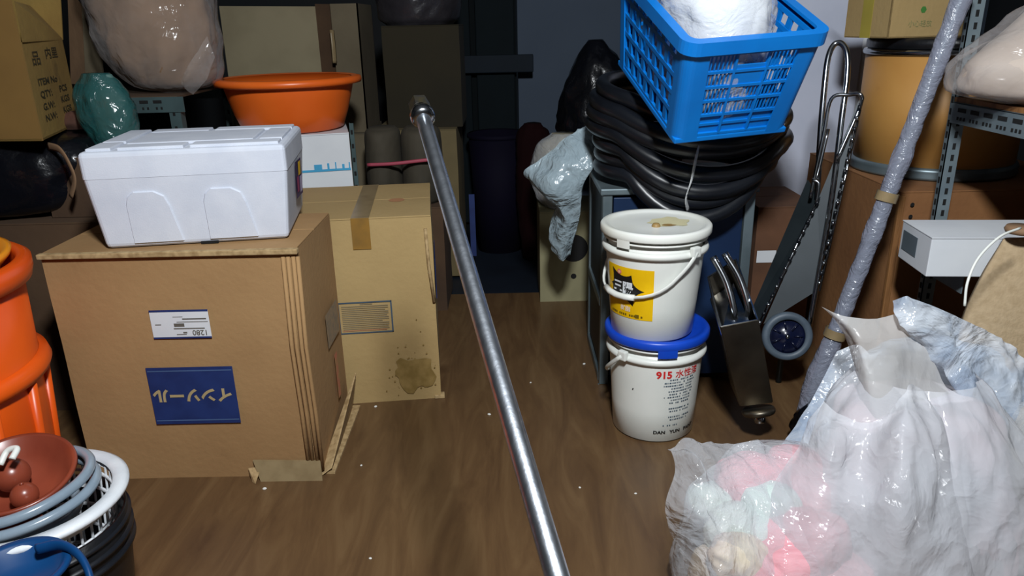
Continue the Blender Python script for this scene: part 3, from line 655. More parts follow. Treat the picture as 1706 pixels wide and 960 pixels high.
G().box(W_-.012, W_-.006, .03, D_-.03, .04, cbz-.02).build('side_panel', M_cabin, cab)
G().box(.03, W_-.03, D_-.012, D_-.006, .04, cbz-.02).build('back_panel', M_cabin, cab)
for z in (.0, .27): G().box(-.002, .028, .03, D_-.03, z, z+.028, bev=.003).build('side_rail', M_cab, cab)
G().box(-.004, .0, .0, .005, .0, .002).build('foot_shim', M_cab, cab)
# clear bag hanging down the cabinet's left side
hb = thing('plastic_bag', 'translucent grey plastic bag hanging down the left side of the steel cabinet', 'bag', (.25, 2.6, .67))
rows = [[P(985, 203, y=2.62), P(1003, 205, y=2.6), P(1006, 240, y=2.55)],
        [P(945, 228, y=2.6), P(968, 250, y=2.52), P(1002, 262, y=2.5)],
        [P(898, 268, y=2.6), P(930, 290, y=2.5), P(975, 300, y=2.5)],
        [P(873, 285, y=2.62), P(915, 320, y=2.5), P(968, 330, y=2.52)],
        [P(884, 308, y=2.62), P(922, 338, y=2.52), P(966, 355, y=2.55)],
        [P(925, 330, y=2.64), P(938, 365, y=2.55), P(962, 380, y=2.58)],
        [P(915, 375, y=2.66), P(932, 400, y=2.58), P(955, 405, y=2.6)],
        [P(918, 415, y=2.66), P(935, 436, y=2.62), P(950, 425, y=2.64)]]
g = G().grid(sheet(rows, 7, .016, 13, 4)); g.build('front_film', F_grey, hb, True, True)
rows2 = [[q+Vector((0.005, .045 if 0 < i < 7 else .01, -.003)) for q in r] for i, r in enumerate(rows)]
g = G().grid(sheet(rows2, 7, .018, 11, 9)); g.build('back_film', F_grey, hb, True, True)

# ---------------------------------------------------------------- hose coil
hc = thing('hose_coil', 'thick black rubber hose coiled on the steel cabinet under the blue crate', 'hose', (.56, 2.40, cbz))
pts = []; turns = 7; N = 64
for k in range(turns*N+1):
    u = k/N; a = 2*math.pi*u; ring = int(u); f = u-ring
    def par(i):
        rr2 = random.Random(100+i); return (rr2.uniform(.235, .29), rr2.uniform(-.012, .012), rr2.uniform(-.012, .012), rr2.uniform(-.06, .05), rr2.uniform(-.05, .08))
    p0, p1 = par(ring), par(ring+1); q = [p0[i]*(1-f)+p1[i]*f for i in range(5)]
    z = .028 + .036*u
    x = q[1]+q[0]*1.03*math.cos(a); y = q[2]+q[0]*.98*math.sin(a)
    tilt = .016*min(u, 6)
    zz = z + (-x*tilt*1.3) + y*tilt*1.5 + x*q[3]*.6 + y*q[4]*.3
    if y < -.165: zz -= (-.165-y)*max(.35, 1.7-.28*u)
    pts.append(Vector((x, y, max(zz, .023 if y > -.16 else -.1))))
G().tube(pts, .0235, 14).build('coiled_hose', M_black, hc, True)
g = G(); tie = spline([P(1168, 228, y=2.12), P(1160, 262, y=2.09), P(1152, 300, y=2.08), P(1143, 330, y=2.10), P(1146, 350, y=2.14)], 6)
g.tube(tie, [.004+.0035*math.sin(i/len(tie)*5)**2 for i in range(len(tie))], 8, flat=.5); g.build('plastic_tie', film('tie_film', (225, 228, 230), .3, .15, 60, .4), hc, True, True)

# ---------------------------------------------------------------- blue crate
cr = thing('plastic_crate', 'bright blue latticed plastic crate tilted forward on the hose coil', 'crate', (.399, 1.865, .852), (.406, -.05, .201))
W, Lc, Hc, tp_ = .34, .48, .27, .022
def side_pt(side, s_, z, off=0):
    """point on a tapering wall; s_ 0..1 along, z height, off outward"""
    k = tp_*(1-z/Hc)
    if side == 'f': return Vector((k+.0+s_*(W-2*k), k-off, z))
    if side == 'b': return Vector((k+s_*(W-2*k), Lc-k+off, z))
    if side == 'l': return Vector((k-off, k+s_*(Lc-2*k), z))
    return Vector((W-k+off, k+s_*(Lc-2*k), z))
def bar(g, side, s0, s1, z0, z1, th=.004, out=.0):
    a = [side_pt(side, s0, z0, out), side_pt(side, s1, z0, out), side_pt(side, s1, z1, out), side_pt(side, s0, z1, out)]
    n = {'f': (0, 1, 0), 'b': (0, -1, 0), 'l': (1, 0, 0), 'r': (-1, 0, 0)}[side]
    g.quadbox(a, Vector(n)*th)
def short_side(side):
    g = G(); z_lo, z_hi = .012, .240
    cols = [.13, .385, .64, .87]; cols = [.13, .375, .625, .87]
    rows_ = [z_lo, .070, .074+.0, .112, .150, .190, z_hi]
    for s_ in cols: bar(g, side, s_-.008, s_+.008, z_lo, z_hi, .009, .004)
    for z in (.012, .040, .068, .108, .146, .186, .232): bar(g, side, .10, .90, z-(.003), z+.004, .008, .003 if z != .04 else 0)
    bar(g, side, .10, .90, .012, .066, .003, -.004)       # closed lower skirt, recessed
    bar(g, side, cols[1], cols[2], .150, .200, .004, 0)    # plate under the hand hole
    f = G()
    for r0, r1, which in ((.186, .232, (0, 2)), (.146, .186, (0, 2)), (.108, .146, (0, 1, 2)), (.068, .108, (0, 1, 2))):
        for c_ in which:
            a, b = cols[c_], cols[c_+1]
            for k in range(1, 8):
                s_ = a+(b-a)*k/8; bar(f, side, s_-.0045, s_+.0045, r0, r1, .004, 0)
    o = g.build('end_wall', M_crate, cr); f.build('end_slats', M_crate, o, kind='stuff')
def long_side(side):
    g = G()
    zr = [.010, .062, .110, .158, .206, .245]
    for i, z in enumerate(zr): bar(g, side, .05, .95, z-.006, z+.006, .008, .002)
    for i in range(5):
        off = .0 if i % 2 == 0 else .055
        s_ = .06+off
        while s_ < .95:
            bar(g, side, s_, min(s_+.045, .95), zr[i], zr[i+1], .006, .001); s_ += .11
    g.build('long_wall', M_crate, cr)
short_side('f'); short_side('b'); long_side('l'); long_side('r')
for (sa, sb, cx, cy) in (('f', 'l', 0, 0), ('f', 'r', 1, 0), ('b', 'l', 0, 1), ('b', 'r', 1, 1)):
    g = G(); rows_ = []
    for j in range(7):
        z = Hc*j/6; k = tp_*(1-z/Hc); r = .022
        xx = k if cx == 0 else W-k; yy = k if cy == 0 else Lc-k; sxn = 1 if cx == 0 else -1; syn = 1 if cy == 0 else -1
        row = [Vector((xx+sxn*.055, yy-syn*.003, z))]
        for q in range(7):
            a = q/6*math.pi/2; row.append(Vector((xx+sxn*(r-(r+.003)*math.sin(a)), yy+syn*(r-(r+.003)*math.cos(a)), z)))
        row.append(Vector((xx-sxn*.003, yy+syn*.05, z))); rows_.append(row)
    g.grid(rows_); g.build('corner_post', M_crate, cr, False, solid=.004)
g = G()
for (a, b, c_, e) in ((0, W, 0, .02), (0, W, Lc-.02, Lc), (0, .02, .02, Lc-.02), (W-.02, W, .02, Lc-.02)):
    pass
# rounded rim with lip
def rrect(x0, x1, y0, y1, r, z, n=6):
    out = []
    for (cx, cy, a0) in ((x1-r, y0+r, -90), (x1-r, y1-r, 0), (x0+r, y1-r, 90), (x0+r, y0+r, 180)):
        for k in range(n+1):
            a = math.radians(a0+90*k/n); out.append(Vector((cx+r*math.cos(a), cy+r*math.sin(a), z)))
    return out
rim = [rrect(-.002, W+.002, -.002, Lc+.002, .03, Hc-.03), rrect(-.012, W+.012, -.012, Lc+.012, .038, Hc-.03), rrect(-.012, W+.012, -.012, Lc+.012, .038, Hc), rrect(.010, W-.010, .010, Lc-.010, .024, Hc), rrect(.010, W-.010, .010, Lc-.010, .024, Hc-.006)]
G().grid(rim, True).build('rim', M_crate, cr, False, solid=.003)
g = G().box(tp_, W-tp_, tp_, Lc-tp_, 0, .005)
g.box(tp_-.004, W-tp_+.004, tp_-.005, tp_+.012, -.006, .008, bev=.003).box(tp_-.005, tp_+.01, tp_, Lc-tp_, -.006, .008, bev=.003)
g.build('floor_panel', M_crate, cr)
# white bag inside crate
wbg = thing('white_bag', 'white plastic bag of pale things lying inside the blue crate', 'bag', (.399, 1.865, .852), (.406, -.05, .201))
sec = [(.16, .22, .01, .10, .16), (.16, .22, .06, .125, .19), (.155, .21, .18, .125, .185), (.15, .20, .26, .125, .16), (.15, .20, .32, .115, .13), (.15, .20, .38, .07, .08), (.15, .2, .41, .03, .03)]
sack('filling', sec, M_whfill, wbg, False, fold=.06, fs=9, seed=3)
sack('film', [(a, b, z+.004, x*1.05, y*1.05) for a, b, z, x, y in sec], F_clear, wbg, False, fold=.10, fs=12, seed=12, nu=110)
g = G(); print_text(g, '注意 小心', .03, frame((.13, .012, .325), (.1, -.2, 1), (-1, 0, 0)), 0)

# ---------------------------------------------------------------- buckets
def cyl_map(c, rf, s_, z, off=.0012, a0=0):
    r = rf(z)+off; a = a0+s_/r*1.0
    return Vector((c[0]+r*math.sin(a), c[1]-r*math.cos(a), c[2]+z))
def bucket(name, label, cx, cy, z0, rb, rt, h, lidm, ear, droop, hr=.135, flip=1, m=M_white, open_lid=False):
    t = thing(name, label, 'bucket', (cx, cy, z0))
    rf = lambda z: rb+(rt-rb)*z/h
    body = [(0, 0), (rb-.008, 0), (rb, .006)] + [(rf(z), z) for z in (h*.3, h*.6, h*.76)]
    b = G().lathe(body+[(rf(h*.79), h*.79), (rf(h*.79)-.006, h*.8), (rt-.012, h*.97), (rt-.02, h*.97), (0, h*.97)], seg=72).build('body', m, t, True)
    G().lathe([(rf(h*.77), h*.77), (rt+.004, h*.775), (rt+.006, h*.80), (rt+.003, h*.825), (rt-.006, h*.83)], seg=72).build('upper_ring', m, t, True)
    G().lathe([(rt-.008, h*.88), (rt+.002, h*.885), (rt+.002, h*.90), (rt-.008, h*.905)], seg=72).build('lower_lip', m, t, True)
    lid = G().lathe([(rt-.004, h*.925), (rt+.009, h*.925), (rt+.011, h*.935), (rt+.011, h*.985), (rt+.007, h*1.0), (rt-.004, h*1.0), (rt-.010, h*.985), (rt-.02, h*.975), (rt*.45, h*.978), (0, h*.978)], seg=72).build('lid', lidm, t, True)
    # bail handle
    n = Vector((math.sin(ear-flip*math.pi/2), -math.cos(ear-flip*math.pi/2), 0)); a = Vector((math.sin(ear), -math.cos(ear), 0)); zc = h*.83
    pts = []
    for k in range(25):
        f = math.pi*k/24; R = rt+.014
        pts.append(a*R*math.cos(f) + (n*math.cos(droop)-Vector((0, 0, 1))*math.sin(droop))*(rt+hr)*math.sin(f)*.86 + Vector((0, 0, zc)))
    # keep outside of the wall
    for i, q in enumerate(pts):
        rad = math.hypot(q.x, q.y); mn = rf(max(0, q.z))+.012
        if rad < mn: q.x *= mn/rad; q.y *= mn/rad
    hnd = G().tube(pts, .0062, 8, flat=.55).build('handle', m, t, True)
    g = G().tube(pts[10:15], .0088, 10); g.build('grip', m, hnd, True)
    for s_ in (1, -1):
        g = G().box(-.014, .014, -.010, .006, -.014, .014, bev=.004)
        an = ear if s_ > 0 else ear+math.pi
        Mx = Matrix.Translation((math.sin(an)*(rt+.006), -math.cos(an)*(rt+.006), zc)) @ Matrix.Rotation(an, 4, 'Z')
        g.V = [Mx @ v for v in g.V]; g.build('ear', m, t)
    return t, rf, lid
B0, rf0, lid0 = bucket('paint_bucket', 'white plastic bucket with blue lid and red 915 print, on the floor', .415, 2.0, 0, .118, .138, .325, M_bluelid, math.radians(-49), math.radians(42), .07, flip=1)
B1, rf1, lid1 = bucket('paint_bucket', 'white lidded bucket with yellow and black label, stacked on the blue lidded one', .396, 1.985, .319, .114, .139, .312, mat('white_lid', (232, 234, 228), .3, c2=(224, 224, 212), scale=5), math.radians(34), math.radians(55), .045, flip=1)
# blue lid tab
def curved_box(parent, name, m, rf, a0, s0, s1, z0, z1, off, th, label=None):
    g = G(); n = 8; rows_ = []
    for (z, o) in ((z0, off), (z0, off+th), (z1, off+th), (z1, off)):
        rows_.append([cyl_map((0, 0, 0), rf, s0+(s1-s0)*k/n, z, o, a0) for k in range(n+1)])
    rows_.append(rows_[0]); g.grid(rows_)
    return g.build(name, m, parent, label=label)
FACE = math.radians(-12)      # direction of the viewer's side of the buckets
curved_box(lid0, 'lid_tab', M_bluelid, rf0, FACE, .008, .062, .325*.86, .325*.93, .006, .006)
curved_box(lid1, 'lid_tab', MATS['white_lid'], rf1, FACE, -.105, -.065, .312*.86, .312*.93, .006, .006)
g = G()
for (a, b, r, sd) in ((.03, -.02, .018, 1),):
    pts = [(a+r*(1+.3*math.sin(3*k+sd))*math.cos(k*.52), b+r*.7*math.sin(k*.52), .312*.98+.0005) for k in range(12)]
    g.add(pts, [tuple(range(12))])
g.build('glue_spill', mat('tan_glue', (160, 130, 80), .5), lid1)
g = G(); pts = [(.04+.055*(1+.2*math.sin(2.3*k))*math.cos(k*.37), .015+.05*(1+.2*math.cos(1.7*k))*math.sin(k*.37), .312*.98+.0003) for k in range(17)]
g.add(pts, [tuple(range(17))]); g.build('yellowed_patch', mat('cream_patch', (222, 214, 172), .5), lid1)
g = G().lathe([(.0, .010), (.008, .009), (.012, .003), (.012, 0)], (-.005, -.03, .312*.978), 14); g.build('glue_lump', mat('tan_glue', (160, 130, 80), .5), lid1, True)
# yellow label wrapped round the upper bucket
def cyl_poly(pts2, m, name, parent, rf, a0, off):
    """polygon given in (s, z), wrapped on the bucket; triangulated and cut finely"""
    bm = bmesh.new(); vs = [bm.verts.new((x, 0, z)) for x, z in pts2]; bm.faces.new(vs)
    bmesh.ops.triangulate(bm, faces=bm.faces[:])
    x = -.3
    while x < .3:
        bmesh.ops.bisect_plane(bm, geom=bm.verts[:]+bm.edges[:]+bm.faces[:], plane_co=(x, 0, 0), plane_no=(1, 0, 0)); x += .006
    bm.verts.index_update(); V = [cyl_map((0, 0, 0), rf, v.co.x, v.co.z, off, a0) for v in bm.verts]
    F = [[v.index for v in f.verts] for f in bm.faces]; bm.free()
    return G().add(V, F).build(name, m, parent)
def cyl_text(g, body, size, s_, z, rf, a0, off, bold=0, sx=1):
    V, F = text_geo(body, size, bold=bold); g.add([cyl_map((0, 0, 0), rf, s_+v.x*sx, z+v.y, off, a0) for v in V], F)
LA = FACE
yl = cyl_poly([(-.150, .066), (.004, .066), (.004, .212), (-.150, .212)], M_yellow, 'label', B1, rf1, LA, .0012)
def star(cx, cz, sc):
    tips = [(-.052, .066), (.028, .052), (.072, .002), (.036, -.052), (-.03, -.028), (-.062, -.04), (-.058, .01)]
    pts = []
    for i in range(len(tips)):
        a = Vector((*tips[i], 0)); b = Vector((*tips[(i+1) % len(tips)], 0)); mid = (a+b)/2*.52
        for k in range(8):
            t = k/8; q = a*(1-t)**2 + mid*2*t*(1-t) + b*t*t; pts.append((cx+q.x*sc, cz+q.y*sc))
    return pts
sb = cyl_poly(star(-.082, .148, .86), M_ink, 'starburst', yl, rf1, LA, .0020)
g = G(); cyl_text(g, '三陽', .036, -.086, .152, rf1, LA, .0028, .0012, .95); g.build('white_lettering', M_whitep, yl)
g = G(); cyl_text(g, '樹脂', .017, -.075, .092, rf1, LA, .0022, .0004); g.build('small_white_lettering', mat('pale_ink', (232, 214, 190), .5), yl)
g = G()
for k in range(16):
    if k % 5 == 4: continue
    s_ = -.13+k*.0068; g.add([cyl_map((0, 0, 0), rf1, s_+a, .072+b, .002, LA) for a, b in ((0, 0), (.005, 0), (.005, .006), (0, .006))], [(0, 1, 2, 3)])
g.add([cyl_map((0, 0, 0), rf1, a, b, .002, LA) for a, b in ((-.044, .070), (-.033, .070), (-.033, .081), (-.044, .081))], [(0, 1, 2, 3)])
g.build('small_print', mat('olive_print', (110, 90, 10), .5), yl)
g = G(); ring_ = [(-.098+.008*math.cos(k*.42), .196+.007*math.sin(k*.42)) for k in range(15)]
cyl_poly(ring_, mat('emblem_pink', (214, 110, 110), .5), 'round_emblem', yl, rf1, LA, .0022)
cyl_poly([(-.098+.0045*math.cos(k*.42), .196+.004*math.sin(k*.42)) for k in range(15)], mat('emblem_pale', (236, 190, 150), .5), 'emblem_centre', yl, rf1, LA, .003)
# print on the lower bucket
g = G(); cyl_text(g, '915', .030, .028, .222, rf0, LA, .0012, .0012); g.build('red_number', M_red, B0); g = G(); cyl_text(g, '水性漆', .027, .100, .222, rf0, LA, .0012, .0004); g.build('red_lettering', M_red, B0)
g = G(); cyl_text(g, 'DAN   YUN   PAINT', .0145, .074, .036, rf0, LA, .0012, .0006, 1.1); g.build('black_lettering', M_ink, B0)
g = G(); rr = random.Random(5)
z = .204
rowsx = [(.045, .125), (.030, .13), (.028, .118), (.050, .12), (.042, .12), (.045, .118), (.030, .11), (.05, .115), (.046, .11), None, (.045, .115), (.048, .11), None, (.045, .115), (.05, .105), None, (.03, .075)]
for rw in rowsx:
    if rw:
        s_ = rw[0]
        while s_ < rw[1]:
            l_ = rr.uniform(.002, .006); g.add([cyl_map((0, 0, 0), rf0, s_+a*l_, z+b*.0042, .0012, LA) for a, b in ((0, 0), (1, 0), (1, 1), (0, 1))], [(0, 1, 2, 3)]); s_ += l_+rr.uniform(.0008, .003)
            if rr.random() < .12: s_ += .006
    z -= .0092
g.build('small_print', mat('grey_blue_ink', (80, 96, 110), .6), B0, kind='stuff')
g = G(); g.add([cyl_map((0, 0, 0), rf0, -.062+a, .165+b, .0012, LA) for a, b in ((0, 0), (.003, -.001), (.005, .006), (.001, .005))], [(0, 1, 2, 3)]); g.build('scuff_mark', M_ink, B0)

# ---------------------------------------------------------------- stainless trough with two tubes
F0 = P(1201, 545, y=1.80); F1 = P(1262, 533, y=1.80); R0 = P(1180, 462, y=1.97); R1 = P(1226, 432, y=1.99)
B0_ = P(1234, 676, y=1.86); B1_ = P(1286, 670, y=1.86)
ss = thing('stainless_hopper', 'tilted dull stainless steel square housing with two bright tubes inside', 'machine part', ((B0_+B1_)/2))
dn = (B0_-F0); back = (R0-F0)
W0, W1 = B0_+Vector((0, .10, .02)), B1_+Vector((0, .10, .02))
th = .003
def slab(nm, a, b, c_, e, m=M_dullst, dd=None):
    n = (Vector(b)-Vector(a)).cross(Vector(e)-Vector(a)).normalized()*th
    return G().quadbox([a, b, c_, e], n).build(nm, m, ss, False, True)
slab('front_wall', B0_, B1_, F1, F0); slab('left_wall', W0, B0_, F0, R0); slab('right_wall', B1_, W1, R1, F1); slab('back_wall', W1, W0, R0, R1)
G().tube([F0, F1, R1, R0], .0032, 6, cyc=True).build('rim_edge', M_steel, ss, False, True)
mid = (F0+F1+R0+R1)/4-Vector((0, 0, .035))
G().quadbox([F0.lerp(mid, .15)-Vector((0, 0, .03)), F1.lerp(mid, .15)-Vector((0, 0, .03)), R1.lerp(mid, .15)-Vector((0, 0, .05)), R0.lerp(mid, .15)-Vector((0, 0, .05))], (0, 0, -.004)).build('inner_plate', M_steel, ss, False, True)
for (a, b) in (((1223, 520), (1188, 428)), ((1247, 512), (1207, 422))):
    p0 = P(*a, y=1.86); p1 = P(*b, y=1.93); mm_ = p0.lerp(p1, .5)+Vector((.008, 0, .004))
    G().tube(spline([p0-Vector((0, 0, .03)), p0, mm_, p1], 6), .0095, 12).build('steel_tube', M_steel, ss, True, True)
ax = P(1263, 680, y=1.87); dv = Vector((.16, -.30, -1)).normalized()
Mx = dv.to_track_quat('Z', 'Y').to_matrix().to_4x4()
G().lathe([(0, 0), (.042, 0), (.046, .006), (.046, .012), (.042, .018), (0, .018)], ax, 32, M=Mx).build('flange', M_dullst, ss, True, True)
G().lathe([(0, .018), (.016, .018), (.016, .040), (.012, .043), (0, .043)], ax, 20, M=Mx).build('shaft', M_steel, ss, True, True)

# dark carton with white label behind it
x0, x1 = at(1252, 1330, 420, 2.55)
lc, w, d, h = carton('cardboard_carton', 'brown carton with a small white label right of the blue cabinet door', x0, x1+.04, 2.52, 2.85, 0, P(1280, 345, y=2.52).z, mat('cardboard_reddish_dark', (104, 70, 48), .9, c2=(84, 56, 38)), seed=41)
g = G(); zl = P(1270, 427, y=2.52).z; patch(g, -w/2+.008, -w/2+.075, zl-.022, zl+.022, -d/2-.0055); g.build('white_label', M_whitep, lc)

# ---------------------------------------------------------------- folding hand truck
ht = thing('hand_truck', 'folded chrome hand truck with grey wheel leaning before the fibre drum', 'trolley', (.94, 2.2, 0))
wc = P(1311, 560, y=2.12)
wheel_r = 41*wc.y*1.06/1250*1.02
axis = (Vector((0, 0, CAM_H))-wc); axis = Vector((-.12, -1, .22)).normalized()
Mx = axis.to_track_quat('Z', 'Y').to_matrix().to_4x4()
r = wheel_r
wh = G().lathe([(r*.70, -.014), (r*.93, -.015), (r, -.006), (r, .008), (r*.93, .015), (r*.72, .014), (r*.70, .008)], wc, 48, M=Mx).build('wheel', M_grey, ht, True, True)
G().lathe([(0, -.01), (r*.70, -.01), (r*.71, .004), (r*.6, .001), (r*.25, .003), (.2*r, .008), (0, .008)], wc, 40, M=Mx).build('hub', M_navy, wh, True, True)
G().lathe([(0, .008), (.007, .008), (.006, .013), (0, .014)], wc, 16, M=Mx).build('axle_cap', M_steel, wh, True, True)
g = G()
for k in range(7):
    a = 2*math.pi*k/7; q = Mx @ Vector((r*.45*math.cos(a), r*.45*math.sin(a), .004)); u_ = Mx @ Vector((math.cos(a), math.sin(a), 0)); v_ = Mx @ Vector((-math.sin(a), math.cos(a), 0))
    g.tube([wc+q-u_*.012, wc+q+u_*.014], .003, 6)
g.build('spoke', M_navy, wh, True, True)
yb, yt = 2.16, 2.30
loop = [P(1362, 330, y=2.2), P(1366, 235, y=2.22), P(1374, 140, y=2.25), P(1380, 95, y=2.27), P(1390, 74, y=2.28), P(1402, 73, y=2.27), P(1411, 90, y=2.25), P(1411, 130, y=2.23), P(1402, 200, y=2.2), P(1390, 300, y=2.17), P(1374, 400, y=2.15), P(1348, 545, y=2.12)]
G().tube(spline(loop, 8), .0085, 12).build('handle_loop', M_steel, ht, True, True)
fr2 = [P(1350, 330, y=2.19), P(1372, 225, y=2.21), P(1385, 165, y=2.22), P(1415, 158, y=2.20), P(1434, 158, y=2.18), P(1432, 180, y=2.18), P(1392, 270, y=2.16)]
G().tube(spline(fr2, 6), .0055, 10).build('inner_frame', M_steel, ht, True, True)
G().tube(spline([P(1380, 215, y=2.22), P(1362, 290, y=2.2), P(1355, 300, y=2.19), P(1364, 306, y=2.18), P(1360, 340, y=2.17)], 5), .005, 10).build('spring_rod', M_steel, ht, True, True)
# platform folded up against the frame: sheet with two rows of rubber teeth
pl = [P(1270, 545, y=2.14), P(1345, 500, y=2.12), P(1434, 165, y=2.19), P(1372, 330, y=2.20)]
pl = [P(1272, 540, y=2.15), P(1362, 335, y=2.19), P(1432, 165, y=2.20), P(1368, 480, y=2.13)]
G().quadbox([P(1240, 545, y=2.22), P(1262, 540, y=2.18), P(1366, 330, y=2.2), P(1345, 300, y=2.26)], (.004, .004, 0)).build('side_plate', M_cabin, ht, False, True)
plate = G().quadbox(pl, (.003, .004, 0)).build('platform', mat('dull_grey_plate', (74, 80, 84), .5, .4), ht, False, True)
def teeth(a, b, n, rad):
    for k in range(n):
        q = a.lerp(b, (k+.5)/n); g = G(); dd = (b-a).normalized()*.006
        g.tube([q-dd, q+dd], rad, 6); g.build('rubber_tooth', M_black if k % 2 else M_steel, plate, True, True)
teeth(P(1262, 545, y=2.13), P(1365, 330, y=2.17), 14, .0055); teeth(P(1363, 480, y=2.11), P(1434, 170, y=2.17), 18, .0055)
G().tube([P(1262, 548, y=2.135), P(1365, 328, y=2.175)], .004, 8).build('edge_rail', M_steel, ht, True, True)
G().tube([P(1366, 485, y=2.115), P(1437, 165, y=2.175)], .004, 8).build('edge_rail', M_steel, ht, True, True)
G().tube([wc+Vector((0, .02, 0)), wc+Vector((.03, .10, -.01)), Vector((wc.x+.04, 2.25, .03)), Vector((wc.x+.04, 2.25, .0))], .01, 10).build('axle_bracket', M_cabin, ht, True, True)

# ---------------------------------------------------------------- big box, drum and carton
bx0, bx1 = 1.115, 1.74
bigr, w, d, h = carton('cardboard_carton', 'big brown carton standing under the fibre drum', bx0, bx1, 2.10, 2.78, 0, .672, M_cardb, seed=51, bulge=.004)
G().box(-w/2-.006, -w/2+.012, -d/2-.010, -d/2+.006, .02, h-.01, bev=.003).build('corner_strip', M_wood, bigr)
g = G()
for zz in (.55, .60, .635): g.lathe([(0, 0), (.006, 0)], (-w/2+.035, -d/2-.0068, zz), 12, M=Matrix.Rotation(math.pi/2, 4, 'X'))
g.build('punched_holes', M_hole, bigr)
dc = (1.375, 2.44)
dr = thing('fibre_drum', 'ochre fibre drum with steel rings on the big brown carton', 'drum', (dc[0], dc[1], .674))
R_ = .238; Hd = .372
G().lathe([(0, .0), (R_-.004, .0), (R_-.004, Hd), (0, Hd)], seg=80).build('body', M_drum, dr, True)
G().lathe([(R_-.004, .0), (R_+.004, .0), (R_+.008, .008), (R_+.003, .016), (R_+.007, .024), (R_+.003, .034), (R_-.004, .036)], seg=80).build('bottom_ring', M_cab, dr, True)
G().lathe([(R_-.004, Hd-.014), (R_+.004, Hd-.012), (R_+.006, Hd-.004), (R_+.002, Hd+.003), (R_-.01, Hd+.003)], seg=80).build('top_ring', M_steel, dr, True)
ld = G().lathe([(0, Hd+.004), (R_-.008, Hd+.004), (R_-.002, Hd+.010), (R_-.002, Hd+.030), (R_-.010, Hd+.036), (0, Hd+.036)], seg=80).build('lid', M_blackp, dr, True)
for (a, b) in (((1465, 95), (1471, 110)), ((1476, 98), (1469, 112))):
    pass
g = G()
for an in (-.42, -.37): g.add([(dc[0]*0+(R_)*math.sin(an+o), -(R_)*math.cos(an+o), Hd-.02-k_) for o, k_ in ((0, .005), (.018, 0), (.0, .03), (-.018, .035))], [(0, 1, 2, 3)])
g.build('tape_scrap', mat('pale_tape', (226, 196, 150), .4), dr)
zt = .674+Hd+.037
oc2 = thing('open_carton', 'small open brown carton with green mark on the drum lid', 'box', (1.33, 2.42, zt), (0, 0, math.radians(20)))
w2, d2, h2 = .255, .20, .125
g0 = .004
cxn = P(1480, 72, y=2.30)
G().box(0, w2, 0, g0, 0, h2).build('front_panel', M_card2, oc2); G().box(0, w2, d2, d2+g0, 0, h2).build('back_panel', M_card2, oc2)
G().box(0, g0, 0, d2, 0, h2).build('end_panel', M_card2, oc2); G().box(w2-g0, w2, 0, d2, 0, h2).build('end_panel', M_card2, oc2)
G().box(0, w2, 0, d2, 0, g0).build('bottom_panel', M_card2, oc2)
G().quadbox([(0, 0, h2), (0, d2, h2), (-.05, d2, h2+.045), (-.05, 0, h2+.03)], (.003, 0, .003)).build('end_flap', M_card2, oc2)
G().quadbox([(.02, 0, h2), (w2, 0, h2), (w2-.02, .06, h2+.05), (.03, .06, h2+.05)], (0, .003, .003)).build('front_flap', M_card2, oc2)
g = G().box(-.0009, -.0002, d2*.40, d2*.64, 0, h2); g.V = [v for v in g.V]; g.build('tape', mat('yellow_green_tape', (176, 160, 70), .35), oc2)
lf = G().lathe([(0, 0), (.010, 0)], (w2*.42, -.0012, h2*.62), 6, M=Matrix.Rotation(math.pi/2, 4, 'X') ); lf.build('green_mark', mat('green_ink', (70, 130, 60), .6), oc2)
g = G(); print_text(g, '小心轻放', .02, frame((w2*.40, -.0014, h2*.30), (1, 0, 0), (0, 0, 1))); g.build('faint_lettering', mat('green_grey_ink', (132, 136, 90), .6), oc2)
oc2.location = (cxn.x, 2.31, zt); oc2.rotation_euler = (0, 0, math.radians(12))
# rotate so the end panel shows on the left
oc2.children[0]
d3 = thing('cardboard_carton', 'brown carton half out of frame on the small open carton', 'box', (1.36, 2.40, zt+h2+.055), (0, 0, .1))
carton_body(G(), .34, .2, .2, .003, 3).build('body', M_cardb, d3); G().box(-.17, .17, -.1, -.001, .2, .205).build('flap', M_cardb, d3); G().box(-.17, .17, .001, .1, .2, .205).build('flap', M_cardb, d3)

# ---------------------------------------------------------------- right rack
rx, ry = P(1578, 240, y=1.98).x, 1.98
rk = thing('steel_rack', 'grey slotted steel rack at the right edge carrying the wrapped sack', 'shelf', (rx, ry, 0))
zb_ = P(1590, 172, y=1.95).z
angle_post(rk, 'post', 0, 0, 0, 1.75, M_shelf, .035, -.018, 1, -1, .03)
angle_post(rk, 'post', 0, -.95, 0, 1.75, M_shelf, .035, .035, 1, 1, .03)
angle_post(rk, 'post', .62, 0, 0, 1.75, M_shelf, .035, .035, -1, -1, .03)
angle_post(rk, 'post', .62, -.95, 0, 1.75, M_shelf, .035, .035, -1, 1, .03)
bm_ = G().box(-.004, -.0015, -.95, .0, zb_-.052, zb_).box(-.004, .03, -.95, 0, zb_-.002, zb_+.0005).build('side_beam', M_shelf, rk)
hh = G(); y = -.03
while y > -.94:
    hh.box(-.0052, -.0041, y-.034, y, zb_-.022, zb_-.012); hh.box(-.0052, -.0041, y-.007, y, zb_-.042, zb_-.034); hh.box(-.0052, -.0041, y-.021, y-.014, zb_-.042, zb_-.034); hh.box(-.0052, -.0041, y-.035, y-.028, zb_-.042, zb_-.034); y -= .055
hh.build('slot_holes', M_hole, bm_, kind='stuff')
for zz in (zb_, .52): G().box(0, .62, -.95 if zz > .6 else -.18, 0, zz+.001, zz+.012).build('shelf_board', M_wood if zz > .6 else M_cardd, rk)
G().box(-.004, -.0015, -.18, .0, .47, .52).build('side_beam', M_shelf, rk)
